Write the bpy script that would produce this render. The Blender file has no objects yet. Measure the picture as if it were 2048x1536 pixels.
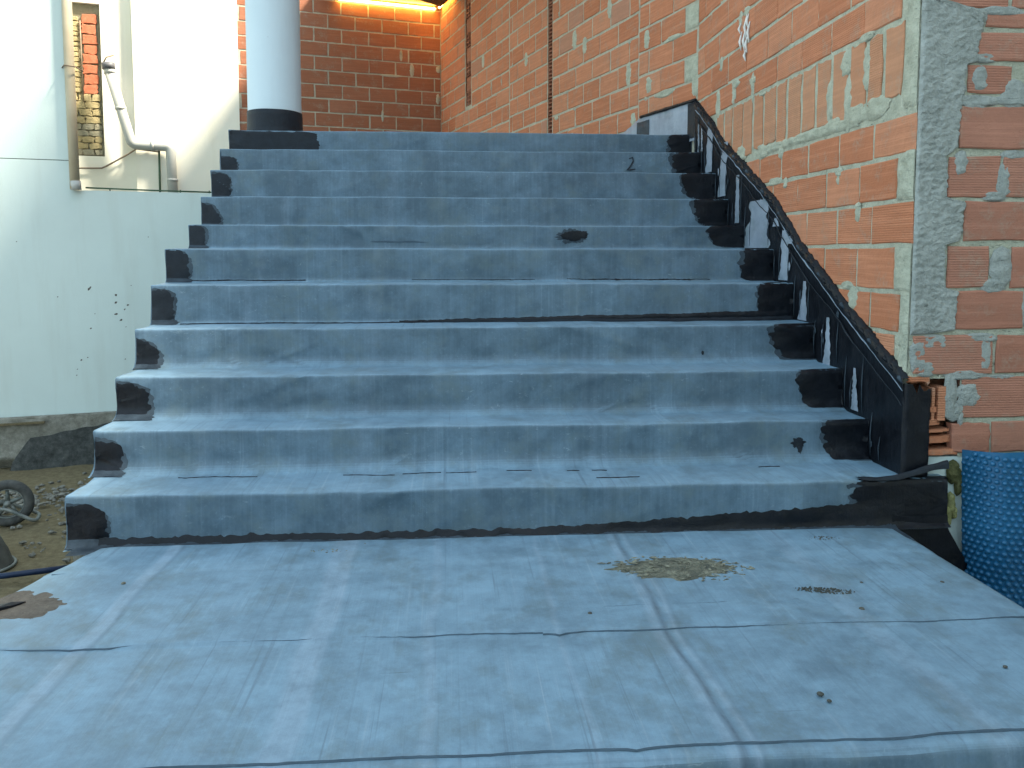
import bpy, bmesh, math, random
from mathutils import Vector, noise
random.seed(11)
R = math.radians
scene = bpy.context.scene
COL = scene.collection

# ------------------------------------------------------------------ camera, sky, sun, exposure
ZO = 2.42                      # eye height above the sandy yard (heights below are given from eye level)
cam_d = bpy.data.cameras.new('camera')
cam_d.sensor_fit = 'HORIZONTAL'; cam_d.sensor_width = 36.0
cam_d.lens = 1650.0 / 2048.0 * 36.0
cam_d.shift_y = -136.0 / 2048.0
cam_d.clip_start = 0.05; cam_d.clip_end = 2000
cam = bpy.data.objects.new('camera', cam_d)
cam.location = (0, 0, ZO); cam.rotation_euler = (R(90 - 4.4), 0, R(-4.3))
COL.objects.link(cam); scene.camera = cam

SUN_EL, SUN_AZ = 52.0, 104.0
world = bpy.data.worlds.new('World'); scene.world = world; world.use_nodes = True
wn = world.node_tree.nodes; wl = world.node_tree.links; wn.clear()
sky = wn.new('ShaderNodeTexSky'); sky.sky_type = 'NISHITA'; sky.sun_disc = False
sky.sun_elevation = R(SUN_EL); sky.sun_rotation = R(SUN_AZ)
hs = wn.new('ShaderNodeHueSaturation'); hs.inputs['Saturation'].default_value = 0.66; hs.inputs['Hue'].default_value = 0.462
bg = wn.new('ShaderNodeBackground'); bg.inputs[1].default_value = 0.13
wo = wn.new('ShaderNodeOutputWorld')
wl.new(sky.outputs[0], hs.inputs['Color']); wl.new(hs.outputs[0], bg.inputs[0]); wl.new(bg.outputs[0], wo.inputs[0])
sd = bpy.data.lights.new('sun', 'SUN'); sd.energy = 5.0; sd.angle = R(9.0); sd.color = (1.0, 0.92, 0.76)
so = bpy.data.objects.new('sun', sd)
sv = Vector((math.cos(R(SUN_EL)) * math.sin(R(SUN_AZ)), math.cos(R(SUN_EL)) * math.cos(R(SUN_AZ)), math.sin(R(SUN_EL))))
so.rotation_euler = sv.to_track_quat('Z', 'Y').to_euler(); so.location = (20, 0, 20)
COL.objects.link(so)
vs = scene.view_settings
vs.view_transform = 'Standard'; vs.look = 'None'; vs.gamma = 1.0; vs.use_curve_mapping = False
vs.exposure = 1.98
scene.cycles.max_bounces = 4; scene.cycles.diffuse_bounces = 2; scene.cycles.glossy_bounces = 2

# ------------------------------------------------------------------ helpers
def nz(x, y, z=0.0): return noise.noise(Vector((x, y, z)))
def fbm(x, y, z=0.0, o=4): return noise.fractal(Vector((x, y, z)), 1.0, 2.0, o)

def link(name, me, mats=None, parent=None, smooth=False):
    o = bpy.data.objects.new(name, me); COL.objects.link(o)
    if mats is not None:
        for m in (mats if isinstance(mats, (list, tuple)) else [mats]): me.materials.append(m)
    if smooth:
        me.polygons.foreach_set('use_smooth', [True] * len(me.polygons))
    if parent is not None:
        o.parent = parent; o.location = -parent.location       # mesh coordinates stay world coordinates
    return o

def mesh(name, vs_, fs, mats=None, parent=None, smooth=False, mi=None):
    me = bpy.data.meshes.new(name)
    me.from_pydata([(v[0], v[1], v[2] + ZO) for v in vs_], [], fs)
    if mi: me.polygons.foreach_set('material_index', mi)
    me.update()
    return link(name, me, mats, parent, smooth)

def tag(o, label, cat=None, group=None, kind=None):
    if label: o['label'] = label
    if cat: o['category'] = cat
    if group: o['group'] = group
    if kind: o['kind'] = kind
    return o

def thing(name, label, cat, loc, group=None):
    o = bpy.data.objects.new(name, None); COL.objects.link(o)
    o.location = (loc[0], loc[1], loc[2] + ZO); o.empty_display_size = 0.2
    return tag(o, label, cat, group)

class MB:
    """collects simple solids into one mesh"""
    def __init__(s): s.v = []; s.f = []
    def add(s, v, f):
        b = len(s.v); s.v += [tuple(p) for p in v]; s.f += [tuple(i + b for i in q) for q in f]; return s
    def box(s, x0, x1, y0, y1, z0, z1):
        return s.add([(x0,y0,z0),(x1,y0,z0),(x1,y1,z0),(x0,y1,z0),(x0,y0,z1),(x1,y0,z1),(x1,y1,z1),(x0,y1,z1)],
                     [(0,3,2,1),(4,5,6,7),(0,1,5,4),(1,2,6,5),(2,3,7,6),(3,0,4,7)])
    def fbox(s, W, u0, u1, v0, v1, n0, n1):
        p = [W.p(u, v, n) for n in (n0, n1) for (u, v) in ((u0,v0),(u1,v0),(u1,v1),(u0,v1))]
        return s.add(p, [(0,3,2,1),(4,5,6,7),(0,1,5,4),(1,2,6,5),(2,3,7,6),(3,0,4,7)])
    def prism(s, poly, z0, z1):
        n = len(poly)
        return s.add([(x,y,z0) for x,y in poly] + [(x,y,z1) for x,y in poly],
                     [tuple(range(n-1,-1,-1)), tuple(range(n,2*n))] + [(i,(i+1)%n,n+(i+1)%n,n+i) for i in range(n)])
    def tube(s, pts, r, seg=12, cap=True):
        pts = [Vector(p) for p in pts]; rs = r if isinstance(r, (list, tuple)) else [r]*len(pts)
        rings = []; prev = None
        for i, p in enumerate(pts):
            d = (pts[min(i+1,len(pts)-1)] - pts[max(i-1,0)]).normalized()
            if prev is None:
                a = d.cross(Vector((0,0,1)))
                if a.length < 1e-3: a = d.cross(Vector((0,1,0)))
            else: a = prev - d * prev.dot(d)
            a.normalize(); prev = a; b = d.cross(a)
            rings.append([p + (a*math.cos(2*math.pi*k/seg) + b*math.sin(2*math.pi*k/seg))*rs[i] for k in range(seg)])
        v = [q for rg in rings for q in rg]; f = []
        for i in range(len(pts)-1):
            for k in range(seg):
                f.append((i*seg+k, i*seg+(k+1)%seg, (i+1)*seg+(k+1)%seg, (i+1)*seg+k))
        if cap: f += [tuple(range(seg-1,-1,-1)), tuple(range((len(pts)-1)*seg, len(pts)*seg))]
        return s.add(v, f)
    def lathe(s, prof, c, seg=32, ax=None):
        """prof: (radius, height) pairs turned about the vertical through c"""
        v = []; f = []
        for (r, h) in prof:
            for k in range(seg):
                a = 2*math.pi*k/seg; v.append((c[0]+r*math.cos(a), c[1]+r*math.sin(a), c[2]+h))
        for i in range(len(prof)-1):
            for k in range(seg): f.append((i*seg+k, i*seg+(k+1)%seg, (i+1)*seg+(k+1)%seg, (i+1)*seg+k))
        return s.add(v, f)
    def build(s, name, mats, parent=None, smooth=False): return mesh(name, s.v, s.f, mats, parent, smooth)

class Wall:
    """a vertical wall plane: origin, direction along it, outward normal"""
    def __init__(s, o, d, n, k=1.0):
        s.k = k; s.o = Vector(o); s.d = Vector(d).normalized(); s.n = Vector(n).normalized()
    def p(s, u, v, n=0.0):
        q = s.o + s.d*u*s.k + s.n*n; return (q.x, q.y, v*s.k)

# ------------------------------------------------------------------ materials
def nodes_of(name):
    m = bpy.data.materials.new(name); m.use_nodes = True
    nt = m.node_tree; b = nt.nodes['Principled BSDF']
    return m, nt, b
def nd(nt, t, **kw):
    n = nt.nodes.new(t)
    for k, v in kw.items(): setattr(n, k, v)
    return n
def coords(nt, scale=(1,1,1), loc=(0,0,0)):
    tc = nd(nt, 'ShaderNodeTexCoord'); mp = nd(nt, 'ShaderNodeMapping')
    mp.inputs['Scale'].default_value = scale; mp.inputs['Location'].default_value = loc
    nt.links.new(tc.outputs['Object'], mp.inputs['Vector']); return mp.outputs[0]
def noi(nt, scale, detail=6, rough=0.6, vec=None, dist=0.0):
    n = nd(nt, 'ShaderNodeTexNoise'); n.inputs['Scale'].default_value = scale
    n.inputs['Detail'].default_value = detail; n.inputs['Roughness'].default_value = rough
    n.inputs['Distortion'].default_value = dist
    nt.links.new(vec if vec is not None else coords(nt), n.inputs['Vector']); return n.outputs['Fac']
def ramp(nt, fac, stops, interp='LINEAR'):
    r = nd(nt, 'ShaderNodeValToRGB'); e = r.color_ramp.elements; r.color_ramp.interpolation = interp
    while len(e) > 1: e.remove(e[-1])
    e[0].position = stops[0][0]; c = stops[0][1]; e[0].color = (*c, 1) if isinstance(c, tuple) else (c, c, c, 1)
    for p, c in stops[1:]:
        x = e.new(p); x.color = (*c, 1) if isinstance(c, tuple) else (c, c, c, 1)
    nt.links.new(fac, r.inputs[0]); return r.outputs[0]
def mix(nt, fac, a, b, mode='MIX'):
    m = nd(nt, 'ShaderNodeMix', data_type='RGBA', blend_type=mode)
    for s, v in ((m.inputs[0], fac), (m.inputs[6], a), (m.inputs[7], b)):
        if hasattr(v, 'node'): nt.links.new(v, s)
        elif isinstance(v, tuple): s.default_value = (*v, 1)
        else: s.default_value = v
    return m.outputs[2]
def mth(nt, op, a, b=0.0, clamp=False):
    m = nd(nt, 'ShaderNodeMath', operation=op, use_clamp=clamp)
    for s, v in ((m.inputs[0], a), (m.inputs[1], b)):
        if hasattr(v, 'node'): nt.links.new(v, s)
        else: s.default_value = v
    return m.outputs[0]
def bump(nt, b, h, strength, dist, prev=None):
    n = nd(nt, 'ShaderNodeBump'); n.inputs['Strength'].default_value = strength; n.inputs['Distance'].default_value = dist
    nt.links.new(h, n.inputs['Height'])
    if prev is not None: nt.links.new(prev, n.inputs['Normal'])
    nt.links.new(n.outputs[0], b.inputs['Normal']); return n.outputs[0]
def setc(nt, b, c):
    if hasattr(c, 'node'): nt.links.new(c, b.inputs['Base Color'])
    else: b.inputs['Base Color'].default_value = (*c, 1)

def mat_membrane(name, dark, mid, pale, band=True):
    m, nt, b = nodes_of(name)
    v1 = coords(nt, (85, 1.1, 1.1)); v2 = coords(nt, (9, 0.5, 0.5)); v3 = coords(nt, (1.6, 75, 75))
    s1 = noi(nt, 1, 3, 0.6, v1); s2 = noi(nt, 1, 4, 0.6, v2); sc = noi(nt, 1, 3, 0.7, v3)
    bl = noi(nt, 2.6, 5, 0.62); du = noi(nt, 11, 7, 0.78)
    f = mth(nt, 'ADD', mth(nt, 'MULTIPLY', s1, .10), mth(nt, 'MULTIPLY', s2, .16))
    f = mth(nt, 'ADD', f, mth(nt, 'MULTIPLY', bl, .40)); f = mth(nt, 'ADD', f, mth(nt, 'MULTIPLY', du, .34))
    c = ramp(nt, f, [(.44, dark), (.56, mid), (.70, pale)])
    # wiped dust scabs
    d2 = ramp(nt, noi(nt, 24, 5, .75, coords(nt, (1, 2.2, 2.2)), .6), [(.61, 0.0), (.74, .8)])
    d3 = ramp(nt, noi(nt, 1.3, 3, .5), [(.42, 0.0), (.66, .75)])
    c = mix(nt, mth(nt, 'MULTIPLY', d2, d3), c, (.42, .52, .57))
    # upward faces paler: overhead sky light put into the colour, mottled with dust
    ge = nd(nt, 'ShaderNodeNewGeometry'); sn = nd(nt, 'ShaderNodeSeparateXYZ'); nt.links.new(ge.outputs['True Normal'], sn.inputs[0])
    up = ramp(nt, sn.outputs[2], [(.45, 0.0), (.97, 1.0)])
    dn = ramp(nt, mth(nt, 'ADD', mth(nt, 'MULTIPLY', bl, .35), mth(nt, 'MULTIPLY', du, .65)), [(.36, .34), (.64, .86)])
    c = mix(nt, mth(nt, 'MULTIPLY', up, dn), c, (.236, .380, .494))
    # long drag lines, grime and pale footprints of dust
    ln = ramp(nt, s1, [(.30, .55), (.40, 0.0), (.60, 0.0), (.72, .40)])
    lc = ramp(nt, s1, [(.49, (.075, .105, .135)), (.51, (.40, .47, .53))], 'CONSTANT')
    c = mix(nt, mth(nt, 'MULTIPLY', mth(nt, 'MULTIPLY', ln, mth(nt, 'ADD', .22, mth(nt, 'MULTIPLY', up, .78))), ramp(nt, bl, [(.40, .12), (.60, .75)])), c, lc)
    gr = ramp(nt, noi(nt, 5.2, 6, .72, coords(nt, (1.0, .7, 1.0), (3, 5, 1))), [(.50, 0.0), (.66, .56)])
    c = mix(nt, gr, c, (.122, .170, .182))
    c = mix(nt, ramp(nt, noi(nt, 60, 4, .75), [(.60, 0.0), (.74, .22)]), c, (.32, .46, .54))
    # short scuffs across the sheet
    k = ramp(nt, sc, [(.24, 1.0), (.31, 0.0)]); k2 = ramp(nt, noi(nt, 3.1, 3, .5), [(.50, 0.0), (.66, .8)])
    c = mix(nt, mth(nt, 'MULTIPLY', k, k2), c, (.05, .065, .08))
    if band:
        tc = nd(nt, 'ShaderNodeTexCoord'); sx = nd(nt, 'ShaderNodeSeparateXYZ'); nt.links.new(tc.outputs['Object'], sx.inputs[0])
        wob = mth(nt, 'MULTIPLY', noi(nt, 2.0, 2, .5), .02)
        x = mth(nt, 'ADD', mth(nt, 'MULTIPLY', mth(nt, 'ADD', sx.outputs[0], 1.7), 1/3.7), wob)
        def P(X): return (X + 1.7) / 3.7 + .01
        st = [(0.0, 0.0)]
        for X, w, a in ((-.985, .016, .26), (-.365, .038, .24), (-.05, .010, .16), (.30, .005, .2), (.587, .010, .26), (.632, .004, .28), (1.18, .03, .14)):
            st += [(P(X-w-.006), 0.0), (P(X-w), a), (P(X+w), a), (P(X+w+.006), 0.0)]
        yf = mth(nt, 'ADD', .22, mth(nt, 'MULTIPLY', mth(nt, 'LESS_THAN', sx.outputs[1], 2.97), .78))
        pb = mth(nt, 'MULTIPLY', ramp(nt, x, st), yf); pb = mth(nt, 'MULTIPLY', pb, ramp(nt, du, [(.3, .3), (.6, 1.0)]))
        c = mix(nt, pb, c, (.40, .48, .58))
        st = [(0.0, 0.0)]
        for X, w, a in ((-1.008, .003, .55), (-.955, .003, .35), (.02, .0025, .4), (.5685, .0028, .75), (.606, .0028, .75), (.652, .003, .6), (1.02, .002, .3)):
            st += [(P(X-w-.002), 0.0), (P(X-w), a), (P(X+w), a), (P(X+w+.002), 0.0)]
        db = mth(nt, 'MULTIPLY', ramp(nt, x, st), yf); c = mix(nt, mth(nt, 'MULTIPLY', db, ramp(nt, du, [(.35, .2), (.6, 1.0)])), c, (.07, .09, .12))
    setc(nt, b, c)
    b.inputs['Roughness'].default_value = .58
    nt.links.new(ramp(nt, du, [(.3, .46), (.7, .70)]), b.inputs['Roughness'])
    b.inputs['Specular IOR Level'].default_value = .45
    h = mth(nt, 'ADD', mth(nt, 'MULTIPLY', s1, .6), mth(nt, 'MULTIPLY', du, 1.4))
    bump(nt, b, h, .35, .004)
    return m

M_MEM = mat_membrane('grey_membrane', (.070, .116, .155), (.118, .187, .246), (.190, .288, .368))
M_SEAM = None
M_MEMV = mat_membrane('bare_membrane_strip', (.22, .26, .32), (.30, .35, .42), (.38, .43, .50), band=False)

def mat_bitumen(name, c0, c1, r0, r1, bs=.5):
    m, nt, b = nodes_of(name)
    n = noi(nt, 14, 5, .7); g = noi(nt, 90, 3, .6); st = noi(nt, 1, 4, .6, coords(nt, (40, 40, 3)))
    setc(nt, b, ramp(nt, n, [(.35, c0), (.7, c1)]))
    nt.links.new(ramp(nt, n, [(.3, r0), (.7, r1)]), b.inputs['Roughness'])
    b.inputs['Specular IOR Level'].default_value = .28
    bump(nt, b, mth(nt, 'ADD', mth(nt, 'ADD', n, mth(nt, 'MULTIPLY', g, .4)), mth(nt, 'MULTIPLY', st, .7)), bs, .006)
    return m
M_BIT = mat_bitumen('black_bitumen', (.0025, .0035, .006), (.007, .009, .014), .30, .55)
M_BITM = mat_bitumen('matt_bitumen', (.008, .011, .016), (.020, .027, .036), .5, .75)
M_SEAM = mat_bitumen('grimy_seam', (.055, .085, .115), (.085, .130, .170), .6, .8)
M_HALO = mat_bitumen('thin_bitumen_wash', (.030, .044, .058), (.065, .092, .116), .5, .75)
M_BITG = mat_bitumen('dusty_bitumen', (.022, .033, .045), (.055, .078, .10), .5, .75)

def mat_brick(name, cols, groove=.0, pale=0.0):
    m, nt, b = nodes_of(name)
    oi = nd(nt, 'ShaderNodeObjectInfo')
    n = noi(nt, 9, 4, .65); n2 = noi(nt, 55, 4, .7); st = noi(nt, 1, 4, .6, coords(nt, (2.5, 2.5, 60)))
    base = ramp(nt, oi.outputs['Random'], [(0.0, cols[0]), (.5, cols[1]), (1.0, cols[2])])
    c = mix(nt, mth(nt, 'MULTIPLY', n, .75), base, tuple(x * .62 for x in cols[0]))
    c = mix(nt, ramp(nt, st, [(.45, 0.0), (.72, .30)]), c, tuple(min(1, x * 1.35) for x in cols[2]))
    dust = mth(nt, 'MULTIPLY', ramp(nt, n, [(.52, 0.0), (.72, .55)]), ramp(nt, n2, [(.38, 0.0), (.60, 1.0)]))
    c = mix(nt, dust, c, (.42, .36, .28))
    pits = ramp(nt, noi(nt, 160, 2, .5), [(.20, 1.0), (.28, 0.0)])
    c = mix(nt, mth(nt, 'MULTIPLY', pits, .5), c, (.12, .05, .03))
    setc(nt, b, c); b.inputs['Roughness'].default_value = .88; b.inputs['Specular IOR Level'].default_value = .25
    tc = nd(nt, 'ShaderNodeTexCoord'); sx = nd(nt, 'ShaderNodeSeparateXYZ'); nt.links.new(tc.outputs['Object'], sx.inputs[0])
    w = mth(nt, 'SINE', mth(nt, 'ADD', mth(nt, 'MULTIPLY', sx.outputs[2], 2*math.pi/.0095), mth(nt, 'MULTIPLY', n, .5)))
    on = ramp(nt, mth(nt, 'FRACT', mth(nt, 'MULTIPLY', oi.outputs['Random'], 7.31)), [(.0, .25 + groove), (.55, .25 + groove), (.6, 1.0)])
    w = mth(nt, 'MULTIPLY', mth(nt, 'MULTIPLY', w, on), mth(nt, 'ADD', .25, n2))
    h = mth(nt, 'ADD', mth(nt, 'MULTIPLY', w, .34), mth(nt, 'ADD', mth(nt, 'MULTIPLY', n2, 1.6), n))
    bump(nt, b, h, .7, .004)
    return m
M_BRICK = mat_brick('orange_hollow_brick', [(.52, .190, .094), (.60, .236, .124), (.64, .292, .168)])
M_BRICKP = mat_brick('pale_brick', [(.50, .24, .15), (.53, .27, .18), (.50, .25, .16)], .2)
M_BRICKS = mat_brick('salmon_soldier_brick', [(.55, .255, .14), (.58, .275, .155), (.57, .285, .165)], -.2)
M_BRICKR = mat_brick('red_facade_brick', [(.44, .190, .125), (.49, .215, .145), (.51, .240, .165)], -.05)
M_BRICKB = mat_brick('brown_back_brick', [(.34, .132, .072), (.39, .157, .088), (.42, .182, .108)])

def mat_mortar(name, c0, c1, c2, bs=.9, warm=None):
    m, nt, b = nodes_of(name)
    n = noi(nt, 16, 5, .72); g = noi(nt, 130, 3, .7)
    c = ramp(nt, mth(nt, 'ADD', mth(nt, 'MULTIPLY', n, .7), mth(nt, 'MULTIPLY', g, .3)), [(.34, c0), (.52, c1), (.70, c2)])
    pit = ramp(nt, noi(nt, 62, 5, .7, coords(nt, (.55, .55, 1.5))), [(.26, 1.0), (.36, 0.0)])
    c = mix(nt, mth(nt, 'MULTIPLY', pit, .8), c, tuple(x*.35 for x in c0))
    setc(nt, b, c); b.inputs['Roughness'].default_value = .95; b.inputs['Specular IOR Level'].default_value = .2
    h = mth(nt, 'ADD', mth(nt, 'MULTIPLY', n, 2.0), mth(nt, 'SUBTRACT', mth(nt, 'MULTIPLY', g, 1.0), mth(nt, 'MULTIPLY', pit, 1.2)))
    bump(nt, b, h, bs, .008)
    return m
M_MORT = mat_mortar('grey_green_mortar', (.36, .365, .28), (.49, .495, .385), (.60, .60, .48))
M_RENDER = mat_mortar('rough_grey_render', (.28, .30, .275), (.38, .40, .37), (.47, .49, .455), .8)
M_CONC = mat_mortar('weathered_concrete', (.16, .15, .12), (.26, .25, .21), (.38, .37, .32), .7)
M_MORTD = mat_mortar('interior_mortar', (.36, .345, .265), (.48, .46, .36), (.58, .555, .44), .8)

def mat_plain(name, c0, c1, rough=.7, scale=6, bs=.15, bd=.004, spec=.3, metal=0.0):
    m, nt, b = nodes_of(name)
    n = noi(nt, scale, 4, .65); g = noi(nt, scale*18, 3, .6)
    setc(nt, b, ramp(nt, n, [(.32, c0), (.68, c1)]))
    b.inputs['Roughness'].default_value = rough; b.inputs['Specular IOR Level'].default_value = spec; b.inputs['Metallic'].default_value = metal
    bump(nt, b, mth(nt, 'ADD', n, mth(nt, 'MULTIPLY', g, .5)), bs, bd)
    return m
def mat_plaster(name, c, stain):
    m, nt, b = nodes_of(name)
    n = noi(nt, .9, 6, .6); g = noi(nt, 60, 5, .65); s = noi(nt, 1, 5, .6, coords(nt, (5, 5, .6)))
    cc = ramp(nt, n, [(.35, tuple(x*.93 for x in c)), (.65, c)])
    cc = mix(nt, ramp(nt, s, [(.50, 0.0), (.78, .32)]), cc, stain)
    fl = ramp(nt, noi(nt, 22, 3, .5), [(.20, 1.0), (.24, 0.0)])
    cc = mix(nt, mth(nt, 'MULTIPLY', fl, .5), cc, stain)
    setc(nt, b, cc); b.inputs['Roughness'].default_value = .85; b.inputs['Specular IOR Level'].default_value = .25
    bump(nt, b, mth(nt, 'ADD', g, mth(nt, 'MULTIPLY', mth(nt, 'ADD', n, s), 2)), .22, .006)
    return m
M_WHITE = mat_plaster('white_plaster', (.62, .71, .67), (.46, .49, .43))
M_CREAM = mat_plaster('cream_plaster', (.90, .855, .72), (.70, .64, .48))
M_COLUMN = mat_plaster('white_column_paint', (.63, .73, .77), (.42, .48, .51))
M_BEIGE = mat_plain('beige_plastic_pipe', (.40, .33, .22), (.47, .40, .28), .5, 3, .05)
M_PVC = mat_plain('grey_white_pvc', (.40, .40, .37), (.48, .48, .44), .45, 4, .05)
M_DARKPL = mat_plain('dark_grey_plastic', (.10, .10, .11), (.16, .16, .16), .5, 8, .05)
M_CABLE = mat_plain('dark_green_cable', (.03, .07, .04), (.06, .11, .06), .5, 8, .05)
M_RUST = mat_plain('dusty_cable', (.16, .11, .07), (.28, .21, .14), .7, 8, .1)
M_OLD = mat_mortar('old_yellow_brick', (.34, .26, .13), (.48, .38, .20), (.58, .47, .26), .8)
M_OLDG = mat_mortar('old_grey_stone', (.25, .22, .15), (.36, .32, .22), (.46, .41, .30), .8)
M_REDB = mat_mortar('old_red_brick', (.42, .12, .06), (.52, .17, .09), (.58, .25, .15), .6)
M_SAND = mat_mortar('yellow_sand', (.105, .086, .050), (.175, .142, .082), (.25, .208, .125), .9)
nt = M_SAND.node_tree; b = nt.nodes['Principled BSDF']; old = b.inputs['Base Color'].links[0].from_socket
tc = nd(nt, 'ShaderNodeTexCoord'); vd = nd(nt, 'ShaderNodeVectorMath', operation='DISTANCE'); nt.links.new(tc.outputs['Object'], vd.inputs[0]); vd.inputs[1].default_value = (-4.2, 7.6, 0)
far = ramp(nt, mth(nt, 'ADD', mth(nt, 'MULTIPLY', vd.outputs['Value'], .1), mth(nt, 'MULTIPLY', noi(nt, .7, 4, .6), .12)), [(.34, 0.0), (.50, 1.0)])
setc(nt, b, mix(nt, far, old, (.145, .150, .152)))
M_SOIL = mat_mortar('dark_soil', (.035, .038, .036), (.075, .080, .075), (.13, .13, .12), .8)
M_MUD = mat_mortar('brown_mud', (.075, .066, .056), (.120, .106, .09), (.17, .15, .125), .4)
M_BLUE = mat_plain('blue_dimple_plastic', (.010, .098, .205), (.016, .130, .265), .32, 5, .08, .003, .5)
M_BLUEP = mat_plain('blue_pipe', (.006, .016, .045), (.012, .028, .07), .4, 5, .05)
M_FOAM = mat_mortar('yellow_foam', (.15, .15, .05), (.32, .31, .13), (.50, .48, .26), .8)
M_FOAMD = mat_mortar('green_grime', (.05, .05, .02), (.10, .10, .04), (.22, .21, .10), .8)
M_RUBBER = mat_plain('dusty_rubber', (.05, .052, .05), (.11, .11, .10), .85, 12, .3)
M_STEEL = mat_plain('dirty_steel', (.13, .15, .14), (.28, .29, .26), .6, 9, .2, .003, .4, .3)
M_TRAY = mat_plain('cement_caked_steel', (.055, .057, .050), (.115, .112, .095), .85, 10, .6)
M_WOOD = mat_plain('brown_board', (.13, .075, .035), (.20, .12, .06), .75, 7, .2)
M_CEIL = mat_plain('ceiling_plaster', (.52, .46, .36), (.60, .54, .44), .85, 5, .1)
M_STRAW = mat_plain('dry_flakes', (.085, .085, .068), (.31, .30, .225), .85, 45, .3)
M_MAT = mat_mortar('matted_litter', (.055, .062, .058), (.17, .17, .13), (.36, .35, .26), .9)
M_PAINT = mat_plain('white_paint', (.74, .72, .66), (.84, .82, .78), .6, 20, .3)
M_DARKMARK = mat_plain('dark_marker', (.02, .028, .04), (.04, .05, .065), .6, 20, .2)
M_ROCK = mat_mortar('pale_rubble', (.12, .115, .095), (.21, .20, .17), (.34, .33, .29), .8)
m, nt, b = nodes_of('warm_tube_light'); b.inputs['Base Color'].default_value = (1, .8, .4, 1)
b.inputs['Emission Color'].default_value = (1.0, .52, .10, 1); b.inputs['Emission Strength'].default_value = 12.0
M_LAMP = m
# procedural brickwork for the storey above the frame
m, nt, b = nodes_of('upper_brickwork')
bt = nd(nt, 'ShaderNodeTexBrick'); bt.inputs['Scale'].default_value = 1.0
bt.inputs['Brick Width'].default_value = .33; bt.inputs['Row Height'].default_value = .18; bt.inputs['Mortar Size'].default_value = .008
bt.inputs['Color1'].default_value = (.46, .15, .07, 1); bt.inputs['Color2'].default_value = (.50, .18, .085, 1); bt.inputs['Mortar'].default_value = (.36, .36, .29, 1)
tc = nd(nt, 'ShaderNodeTexCoord'); sx = nd(nt, 'ShaderNodeSeparateXYZ'); cb = nd(nt, 'ShaderNodeCombineXYZ')
nt.links.new(tc.outputs['Object'], sx.inputs[0]); nt.links.new(mth(nt, 'ADD', sx.outputs[0], sx.outputs[1]), cb.inputs[0]); nt.links.new(sx.outputs[2], cb.inputs[1])
nt.links.new(cb.outputs[0], bt.inputs['Vector']); nt.links.new(bt.outputs[0], b.inputs['Base Color']); b.inputs['Roughness'].default_value = .9
M_UPPER = m

# ------------------------------------------------------------------ ground
def ground():
    v = []; f = []; rings = [0, .5, 1, 1.5, 2, 2.5, 3, 3.5, 4, 5, 6, 8, 11, 16, 30, 60, 120, 300, 900]; seg = 72
    c = (-4.0, 7.4)
    for r in rings:
        for k in range(seg):
            a = 2*math.pi*k/seg; x = c[0]+r*math.cos(a); y = c[1]+r*math.sin(a)
            h = .05*fbm(x*.9, y*.9, 3, 5)*(1 if r < 20 else .3) + .012*fbm(x*6, y*6, 1, 4)
            v.append((x, y, -2.42 + h))
    for i in range(len(rings)-1):
        for k in range(seg):
            f.append((i*seg+k, i*seg+(k+1)%seg, (i+1)*seg+(k+1)%seg, (i+1)*seg+k))
    o = mesh('ground', v, f, M_SAND, smooth=True); tag(o, 'yellow sandy yard below the left side of the stairs', None, None, 'structure')
ground()

# ------------------------------------------------------------------ staircase
SY = [2.99, 3.30, 3.542, 3.841, 4.093, 4.37, 4.82, 5.114, 5.38, 5.695, 5.94]
SZ = [-.868, -.700, -.522, -.345, -.154, .019, .156, .337, .522, .692, .850]
SL = [-1.374, -1.3965, -1.402, -1.4245, -1.44, -1.458, -1.477, -1.489, -1.50, -1.5225, -1.528]
RF = [.030, .060, .052, .052, .022, .024, .026, .026, .022, .020, .018]
RN = [.013, .012, .012, .012, .011, .010, .010, .010, .010, .010, .010]
PZ = -1.053; XR = 1.752
stairs = thing('staircase', 'wide outdoor staircase covered in blue grey waterproofing membrane with black tarred corners', 'stairs', (0.1, 2.6, -2.42))

def disp(x, y, z):
    a = .0065*nz(x*1.3, y*2.1, z*2.1+4) + .0065*nz(x*4.1+7+z*3, y*5, z*5) + .0038*nz(x*9-z*8, y*9, z*12+2) + .0009*nz(x*34, y*20, z*20)
    c = .0045*nz(x*1.7+20, y*2, z*2) + .0024*nz(x*6+3, y*6, z*6+11)
    # soft diagonal wrinkles where the sheet was pulled tight
    q = nz(x*3.1 + z*5.5 + 13, y*1.5 + z*2, 8); w = max(0.0, 1 - abs(q)*7)
    m = max(0.0, nz(x*1.9 + 31, z*4.3 + y, 2) - .02)
    a -= .016*w*w*m
    q = nz(x*2.3 - z*6.5 + 3, y*1.3 + z, 18); w = max(0.0, 1 - abs(q)*8); m = max(0.0, nz(x*2.2 + 7, z*3.7 + y, 22) - .05)
    a -= .014*w*w*m
    return a, c
def profile(i):
    y0 = SY[i]; zb = PZ if i == 0 else SZ[i-1]; z1 = SZ[i]; rf = RF[i]; rn = RN[i]
    y2 = SY[i+1] - RF[i+1] if i < 10 else 6.6
    p = []
    for k in range(9):
        a = math.pi/2*k/8; p.append((y0 - rf + rf*math.sin(a), zb + rf*(1-math.cos(a))))
    n = 7
    for k in range(1, n+1): p.append((y0, zb + rf + (z1-rn-zb-rf)*k/n))
    for k in range(1, 6):
        a = math.pi/2*k/5; p.append((y0 + rn*(1-math.cos(a)), z1 - rn + rn*math.sin(a)))
    m = 6 if i < 10 else 12
    for k in range(1, m+1): p.append((y0 + rn + (y2-y0-rn)*k/m, z1))
    return p
PROF = [profile(i) for i in range(11)]
PLEN = []
for p in PROF:
    L = [0.0]
    for a, c in zip(p, p[1:]): L.append(L[-1] + math.hypot(c[0]-a[0], c[1]-a[1]))
    PLEN.append(L)
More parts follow.
